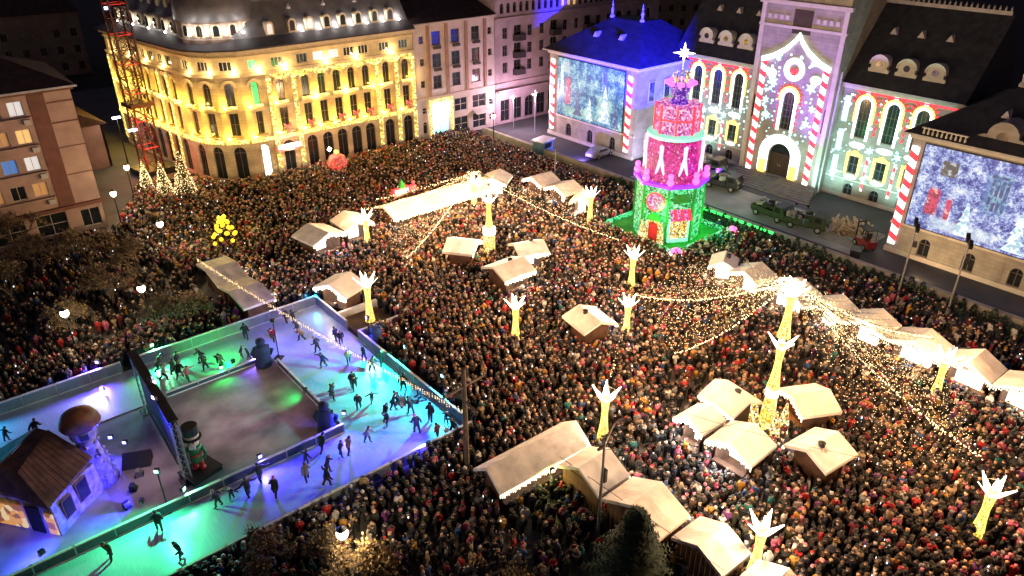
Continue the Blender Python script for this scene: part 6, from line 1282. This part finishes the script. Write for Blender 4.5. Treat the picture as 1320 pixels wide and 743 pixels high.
SKIN = [(.70, .44, .31), (.78, .52, .38), (.60, .36, .25)]
def pick(P, rnd=random): return rnd.choices(range(len(P)), [p[2] for p in P])[0]
def skel(h=1.72, lean=0., stride=0., arms=0, twist=0., crouch=0., kid=False):
    """joints: name -> (pos, radius, region) facing -y ; region 0 jacket 1 trousers 2 skin 3 hat 4 shoes"""
    J = {}; E = []
    def j(n, x, y, z, r, reg, p=None):
        J[n] = ((x, y, z), r, reg)
        if p: E.append((p, n))
    L = lambda z: -lean * max(0, z - .9)
    j('pel', 0, 0, .95 - crouch, .165, 0); j('spi', 0, L(1.18), 1.18 - crouch, .165, 0, 'pel'); j('che', 0, L(1.38), 1.37 - crouch, .175, 0, 'spi'); j('nec', 0, L(1.5), 1.49 - crouch, .075, 2, 'che')
    j('hd1', 0, L(1.6) - .035, 1.58 - crouch, .10, 2, 'nec'); j('hd2', 0, L(1.7) - .015, 1.69 - crouch, .115, 3, 'hd1'); j('hd3', 0, L(1.75), 1.76 - crouch, .06, 3, 'hd2')
    for s, n in ((-1, 'l'), (1, 'r')):
        j('sh' + n, s * .19, L(1.4), 1.40 - crouch, .095, 0, 'che')
        if arms == 0: el, wr, ha = (s * .27, .03 + L(1.15), 1.15), (s * .24, -.10 + L(.95), .97), (s * .22, -.16, .90)
        elif arms == 1: el, wr, ha = (s * .27, -.05 + L(1.15), 1.17), (s * .12, -.26 + L(1.15), 1.2), (s * .05, -.32 + L(1.2), 1.26)
        elif arms == 2: el, wr, ha = (s * .28, -.16 + L(1.25), 1.25), (s * .16, -.33 + L(1.4), 1.45), (s * .1, -.36 + L(1.5), 1.56)
        elif arms == 3: el, wr, ha = (s * .45, .02 + L(1.25), 1.25), (s * .68, -.05 + L(1.2), 1.2), (s * .78, -.08 + L(1.2), 1.2)
        else: k = s * stride * 1.3; el, wr, ha = (s * .28, .05 + k * .5 + L(1.15), 1.14), (s * .26, -.08 + k + L(1.0), 1.02), (s * .24, -.15 + k * 1.1 + L(1.), 1.0)
        j('el' + n, el[0], el[1], el[2] - crouch, .072, 0, 'sh' + n); j('wr' + n, wr[0], wr[1], wr[2] - crouch, .052, 0, 'el' + n); j('ha' + n, ha[0], ha[1], ha[2] - crouch, .045, 2, 'wr' + n)
        st = s * stride
        j('hi' + n, s * .10, st * .1, .86 - crouch, .115, 1, 'pel'); j('kn' + n, s * .11, st * .55 - crouch * .9 - .03, .50 - crouch * .35, .082, 1, 'hi' + n); j('an' + n, s * .11, st * 1.0 + .03, .10 + (abs(st) * .35 if st > 0 else 0), .06, 1, 'kn' + n); j('to' + n, s * .12, st * 1.0 - .15, .05 + (abs(st) * .3 if st > 0 else 0), .048, 4, 'an' + n)
    k = h / 1.8
    hs = 1.28 if kid else 1.0
    return {n: ((p[0] * k, p[1] * k, p[2] * k), r * k * (hs if n.startswith('hd') else 1), g) for n, (p, r, g) in J.items()}, E
def body(J, E, sub=1):
    names = list(J); idx = {n: i for i, n in enumerate(names)}
    me = bpy.data.meshes.new('tmp'); me.from_pydata([J[n][0] for n in names], [(idx[a], idx[b]) for a, b in E], [])
    o = bpy.data.objects.new('tmp', me); COL.objects.link(o); m = o.modifiers.new('s', 'SKIN'); m.use_smooth_shade = True
    for i, n in enumerate(names):
        d = me.skin_vertices[0].data[i]; d.radius = (J[n][1], J[n][1] * (.78 if n in ('che', 'spi', 'pel') else 1)); d.use_root = (n == 'pel')
    if sub: q = o.modifiers.new('u', 'SUBSURF'); q.levels = sub; q.render_levels = sub
    dg_ = bpy.context.evaluated_depsgraph_get(); ev = o.evaluated_get(dg_); em_ = bpy.data.meshes.new_from_object(ev)
    bpy.data.objects.remove(o); bpy.data.meshes.remove(me)
    P_ = np.array([J[n][0] for n in names]); rg = np.array([J[n][2] for n in names]); rd = np.array([J[n][1] for n in names])
    co = np.zeros(len(em_.vertices) * 3); em_.vertices.foreach_get('co', co); co = co.reshape(-1, 3)
    d = np.linalg.norm(co[:, None, :] - P_[None], axis=2) / rd[None]
    reg = rg[d.argmin(1)]
    # hair: back and top of the head, face stays skin
    hz = J['hd1'][0][2]; hy = J['hd1'][0][1]; head = (co[:, 2] > hz - .06) & (np.abs(co[:, 0]) < .16)
    reg[head & ((co[:, 1] > hy + .0) | (co[:, 2] > hz + .08)) & (co[:, 2] > hz - .04)] = 3
    reg[head & (co[:, 1] < hy - .035) & (co[:, 2] < hz + .075)] = 2
    return em_, co, reg
# material for the individuals: colours come from each person's own properties
pmz = bpy.data.materials.new('person'); pmz.use_nodes = True; n = pmz.node_tree; bs = n.nodes['Principled BSDF']; bs.inputs['Roughness'].default_value = .75
ra = n.nodes.new('ShaderNodeAttribute'); ra.attribute_name = 'region'; cur = None
def oattr(nm): a = n.nodes.new('ShaderNodeAttribute'); a.attribute_type = 'OBJECT'; a.attribute_name = nm; return a.outputs['Color']
for k, nm in enumerate(['jacket', 'trousers', 'skin', 'hair', None]):
    src = oattr(nm) if nm else None
    if cur is None: cur = src; continue
    c = n.nodes.new('ShaderNodeMath'); c.operation = 'GREATER_THAN'; c.inputs[1].default_value = k - .5; n.links.new(ra.outputs['Fac'], c.inputs[0])
    mx = n.nodes.new('ShaderNodeMixRGB'); n.links.new(c.outputs[0], mx.inputs[0]); n.links.new(cur, mx.inputs[1])
    if src: n.links.new(src, mx.inputs[2])
    else: mx.inputs[2].default_value = (.02, .018, .016, 1)
    cur = mx.outputs[0]
n.links.new(cur, bs.inputs['Base Color'])
VAR = {}
def variant(key, **k):
    J, E = skel(**k); me, co, reg = body(J, E, 1); me.name = 'person'; me.materials.clear(); me.materials.append(pmz)
    a = me.attributes.new('region', 'FLOAT', 'POINT'); a.data.foreach_set('value', reg.astype(float)); 
    me.polygons.foreach_set('use_smooth', [True] * len(me.polygons)); me.polygons.foreach_set('material_index', [0] * len(me.polygons)); VAR[key] = me
for k, a in enumerate([dict(arms=0), dict(arms=1, h=1.66), dict(arms=2, h=1.75), dict(arms=0, h=1.62, stride=.08), dict(arms=1, h=1.8, lean=.1)]): variant('stand%d' % k, **a)
variant('kid', h=1.15, arms=0, kid=True)
for k, a in enumerate([dict(arms=4, stride=.26, lean=.35, crouch=.08), dict(arms=3, stride=.2, lean=.2, crouch=.05), dict(arms=4, stride=-.3, lean=.5, crouch=.14, h=1.78), dict(arms=0, stride=.14, lean=.12, h=1.65), dict(arms=4, stride=-.18, lean=.25, h=1.7)]): variant('skate%d' % k, **a)
variant('skatekid', h=1.25, arms=3, stride=.15, lean=.25, kid=True)
def inside(x, y, m=0.):
    for cx, cy, hx, hy, r in BLOCK:
        dx, dy = x - cx, y - cy
        if abs(dx) > 9 or abs(dy) > 9: continue
        if r: dx, dy = dx * math.cos(r) + dy * math.sin(r), -dx * math.sin(r) + dy * math.cos(r)
        if abs(dx) < hx + m and abs(dy) < hy + m: return True
    return False
def person(key, x, y, z, rz, j, h, cat_group, scale=1.):
    o = link('person', VAR[key], None, (x, y, z), rz); o.scale = (scale,) * 3
    o['jacket'] = list(JK[j][1]); o['hair'] = list(HT_[h][1]); o['trousers'] = list(random.choice(TR_)); o['skin'] = list(random.choice(SKIN)); o['category'] = 'person'; o['group'] = cat_group
    return o
IND = []
# --- skaters
rs = random.Random(11)
SK = [(145, 722, 'd'), (207, 686, 0), (235, 722, 0), (283, 655, 1), (300, 645, 4), (322, 642, 2), (355, 642, 1), (337, 622, 0), (395, 600, 0), (397, 622, 2), (415, 585, 3), (422, 628, 3), (423, 612, 1), (440, 590, 0), (450, 588, 1), (474, 572, 0), (500, 548, 3), (515, 527, 0), (507, 530, 1), (497, 545, 4), (463, 528, 1), (480, 520, 1), (538, 560, 0), (565, 568, 2), (585, 560, 3), (575, 548, 0), (455, 500, 3), (458, 503, 1), (430, 512, 2), (428, 515, 0), (418, 475, 2), (440, 445, 3), (434, 442, 4), (470, 465, 3), (480, 480, 1), (496, 470, 0), (520, 505, 2), (545, 520, 3), (386, 432, 2), (380, 420, 0), (390, 440, 1), (352, 440, 0), (318, 440, 2), (322, 465, 1), (312, 462, 0), (288, 476, 2), (284, 473, 1), (262, 468, 2), (266, 478, 1), (243, 492, 2), (233, 490, 2), (225, 485, 1), (212, 492, 0), (205, 480, 3), (10, 570, 2), (50, 566, 0), (230, 475, 0), (370, 418, 1), (410, 455, 4), (450, 470, 0), (530, 535, 1), (555, 545, 2)]
for u, v, k in SK:
    x, y = at(u, v)
    if x > 24.1: x = 23.9
    if 33.2 < y < 33.95: y = 34.1
    if y > 57: y = 56.8
    if 39.1 < y < 39.75 and x < 17.8: y = 38.8
    key = 'skatekid' if rs.random() < .12 else 'skate%d' % rs.randrange(5)
    IND.append((person(key, x, y, RZ + .0, rs.uniform(0, 6.28), rs.choices(range(len(JK)), [p[2] * (.6 if i > 4 else 1) for i, p in enumerate(JK)])[0], pick(HT_, rs), 'skaters on the ice', rs.uniform(.88, .98)), 'ice')); _o = IND[-1][0]; _o.scale.x *= 1.18; _o.scale.y *= 1.18
# --- crowd regions (ground polygons in metres)
def poly_in(x, y, P):
    c = False; n_ = len(P); j_ = n_ - 1
    for i in range(n_):
        xi, yi = P[i]; xj, yj = P[j_]
        if (yi > y) != (yj > y) and x < (xj - xi) * (y - yi) / (yj - yi) + xi: c = not c
        j_ = i
    return c
MAIN = [(24.9, -8), (66.8, -8), (66.8, 92), (59, 91.2), (38, 90.6), (33, 90.2), (28.6, 93), (27, 98), (21, 99), (16, 88), (15.5, 76), (17, 70), (20.6, 68), (20.6, 57.6), (24.9, 57.4)]
TOPL = [(-14, 57.6), (20.6, 57.6), (20.6, 62), (17, 62.2), (8, 61.8), (-14, 62.5)]
GARD = [(-6, 62), (17, 62), (17, 72), (16, 86), (6, 87), (-6, 80)]
BOT = [(-4, 33.2), (24.9, 33.2), (24.9, -8), (-4, -8)]
RIGHT = [(58, 6), (67.4, 6), (67.4, 41), (58, 41)]
pts = []
def scatter(Pl, sp, keep=1., fn=None):
    xs = [p[0] for p in Pl]; ys = [p[1] for p in Pl]; y = min(ys); r = 0
    while y < max(ys):
        x = min(xs) + (r % 2) * sp / 2
        while x < max(xs):
            px, py = x + random.uniform(-.3, .3) * sp, y + random.uniform(-.3, .3) * sp; x += sp
            k_ = keep if fn is None else fn(px, py)
            if random.random() > k_ or not poly_in(px, py, Pl): continue
            u, v = to_px(px, py, 1.2)
            if not (-25 < u < 1345 and -20 < v < 775): continue
            if inside(px, py): continue
            pts.append((px, py))
        y += sp * .87; r += 1
from mathutils import noise as mnoise
def clump(x, y):
    v = mnoise.noise(Vector((x * .28, y * .28, 1.7))) + .6 * mnoise.noise(Vector((x * .75, y * .75, 4.2)))
    return max(.35, min(1., 1.0 + v * .75))
def dens(x, y):
    if x > 58.2 and y < 62: return .6
    return (.9 if y > 84 else 1.) * clump(x, y)
scatter(MAIN, .52, 1, dens); n0 = len(pts)
scatter(TOPL, .56, .95); scatter(BOT, .56, .9, lambda x, y: (.95 if y > 27 or x > 28 else .72) * clump(x, y)); scatter(GARD, .62, .6)
pts = [(x, y) for i, (x, y) in enumerate(pts)]
# the nearest ones are individuals, the rest one mass
dist = [(math.dist((x, y, 0), (0, 0, CAMH)), x, y) for x, y in pts]; dist.sort()
NI = 300 - len(SK)
near, rest = dist[:NI], dist[NI:]
for d, x, y in near:
    key = 'kid' if random.random() < .06 else 'stand%d' % random.randrange(5)
    IND.append((person(key, x, y, 0, random.uniform(0, 6.28), pick(JK), pick(HT_), 'people in the near crowd', random.uniform(.80, .93)), 'crowd'))
# labels: clothes, then the nearest landmark, then the order among those dressed alike
LM = [('fir tree', _fx, _fy), ('utility pole', 21.6, 30.4), ('long double tent', 24.3, 27), ('tall grey lamp pole', 24, 20.9), ('golden bottom tree', 8.9, 29.5), ('bright white chalet', 26.9, 15.3), ('bottom light post', 28.9, 13.6), ('near rink corner', 24.4, 34)]
LI = [('toy soldier', 8.25, 41.8), ('crooked house', 0, 45), ('near wrapped figure', 16.5, 40.3), ('far wrapped figure', 16.6, 51.1), ('rink light post', 26.5, 51.1), ('far rink corner', 24.4, 57.2), ('near rink corner', 24.4, 34), ('big black screen', 7.5, 46)]
JN = {tuple(round(c, 4) for c in p[1]): p[0] for p in JK}; HN = {tuple(round(c, 4) for c in p[1]): p[0] for p in HT_}
groups = {}
for o, w in IND:
    L_ = LI if w == 'ice' else LM; x, y = o.location.x, o.location.y
    l = min(L_, key=lambda q: math.hypot(q[1] - x, q[2] - y))
    jn = JN[tuple(round(c, 4) for c in o['jacket'])]; hn = HN[tuple(round(c, 4) for c in o['hair'])]
    groups.setdefault((w, jn, hn, l[0]), []).append((math.hypot(l[1] - x, l[2] - y), o))
ORD = ['nearest', 'second nearest', 'third nearest', 'fourth nearest', 'fifth nearest', 'sixth nearest', 'seventh nearest', 'eighth nearest', 'ninth nearest', 'tenth nearest', 'eleventh nearest', 'twelfth nearest']
for (w, jn, hn, l), L_ in groups.items():
    L_.sort(key=lambda q: q[0])
    for k, (d, o) in enumerate(L_):
        who = 'skater' if w == 'ice' else 'person'
        o['label'] = '%s in %s jacket with %s, %s the %s' % (who, jn, hn, 'by' if len(L_) == 1 else (ORD[k] if k < 12 else ORDW[k] + ' nearest') + ' to', l)
# --- the mass of the crowd: low meshes joined
def lowbody(arms, h=1.72, full=False):
    J, E = skel(h=h, arms=arms)
    if not full:
        keep = ['pel', 'spi', 'che', 'nec', 'hd1', 'hd2', 'shl', 'shr', 'ell', 'elr', 'wrl', 'wrr']; J = {k: J[k] for k in keep}; E = [e for e in E if e[0] in J and e[1] in J]
        J['fee'] = ((0, .02, .05), .12, 1); J['kne'] = ((0, 0, .48), .14, 1); E += [('pel', 'kne'), ('kne', 'fee')]
    me, co, reg = body(J, E, 0); me.calc_loop_triangles(); tri = np.zeros(len(me.loop_triangles) * 3, int); me.loop_triangles.foreach_get('vertices', tri); return co, tri.reshape(-1, 3), reg
LOW = [lowbody(0), lowbody(1), lowbody(2), lowbody(1, 1.65), lowbody(0, 1.8)]
jc = np.array([p[1] for p in JK]); jw = np.array([p[2] for p in JK], float); jw /= jw.sum(); hc = np.array([p[1] for p in HT_]); hw = np.array([p[2] for p in HT_], float); hw /= hw.sum(); tc_ = np.array(TR_); sc_ = np.array(SKIN)
VS, FS, CS = [], [], []; off = 0; PH = MB(); em('phone_screen', (.85, .92, 1.), 2.5, False)
for d, x, y in rest:
    co, tri, reg = LOW[np.random.randint(len(LOW))]
    a = np.random.uniform(0, 6.28) if np.random.rand() < .5 else math.atan2(x, -y) * 0 + R(-39.9) + np.random.normal(0, .7); ca, sa = math.cos(a), math.sin(a); s = np.random.uniform(.76, .92) * (.68 if np.random.rand() < .07 else 1)
    v = np.empty_like(co); v[:, 0] = (co[:, 0] * ca - co[:, 1] * sa) * s + x; v[:, 1] = (co[:, 0] * sa + co[:, 1] * ca) * s + y; v[:, 2] = co[:, 2] * s
    cl = np.stack([jc[np.random.choice(len(jc), p=jw)], tc_[np.random.randint(len(tc_))], sc_[np.random.randint(3)], hc[np.random.choice(len(hc), p=hw)], (.02, .02, .02)])
    if np.random.rand() < .035:
        px_, py_, pz_ = x + .30 * sa * s, y - .30 * ca * s, 1.5 * s; PH.box(px_ - .035, px_ + .035, py_ - .005, py_ + .005, pz_ - .06, pz_ + .06, 0, a)
    VS.append(v); FS.append(tri + off); CS.append(cl[reg]); off += len(co)
V = np.concatenate(VS).astype(np.float32); Fc = np.concatenate(FS).astype(np.int32); Cc = np.concatenate(CS)
me = bpy.data.meshes.new('crowd'); me.vertices.add(len(V)); me.vertices.foreach_set('co', V.ravel()); me.loops.add(len(Fc) * 3); me.loops.foreach_set('vertex_index', Fc.ravel())
me.polygons.add(len(Fc)); me.polygons.foreach_set('loop_start', np.arange(0, len(Fc) * 3, 3, dtype=np.int32)); me.polygons.foreach_set('loop_total', np.full(len(Fc), 3, np.int32)); me.polygons.foreach_set('use_smooth', np.ones(len(Fc), bool))
me.update(calc_edges=True)
ca_ = me.color_attributes.new('cloth', 'FLOAT_COLOR', 'POINT'); ca_.data.foreach_set('color', np.concatenate([Cc, np.ones((len(Cc), 1))], 1).astype(np.float32).ravel())
cm = bpy.data.materials.new('crowd_cloth'); cm.use_nodes = True; b_ = cm.node_tree.nodes['Principled BSDF']; b_.inputs['Roughness'].default_value = .75; at_ = cm.node_tree.nodes.new('ShaderNodeAttribute'); at_.attribute_name = 'cloth'; cm.node_tree.links.new(at_.outputs['Color'], b_.inputs['Base Color'])
me.materials.append(cm); cr = stuff(link('crowd', me)); cr['label'] = 'dense mass of people in winter clothes filling the square between the chalets'; cr['category'] = 'crowd'
print('CROWD', len(rest), 'tris', len(Fc), 'shrubs', ns)
ph = stuff(obj('phone_screens', PH, 'phone_screen')); ph['label'] = 'small lit phone screens held up all over the crowd'; ph['category'] = 'phones'
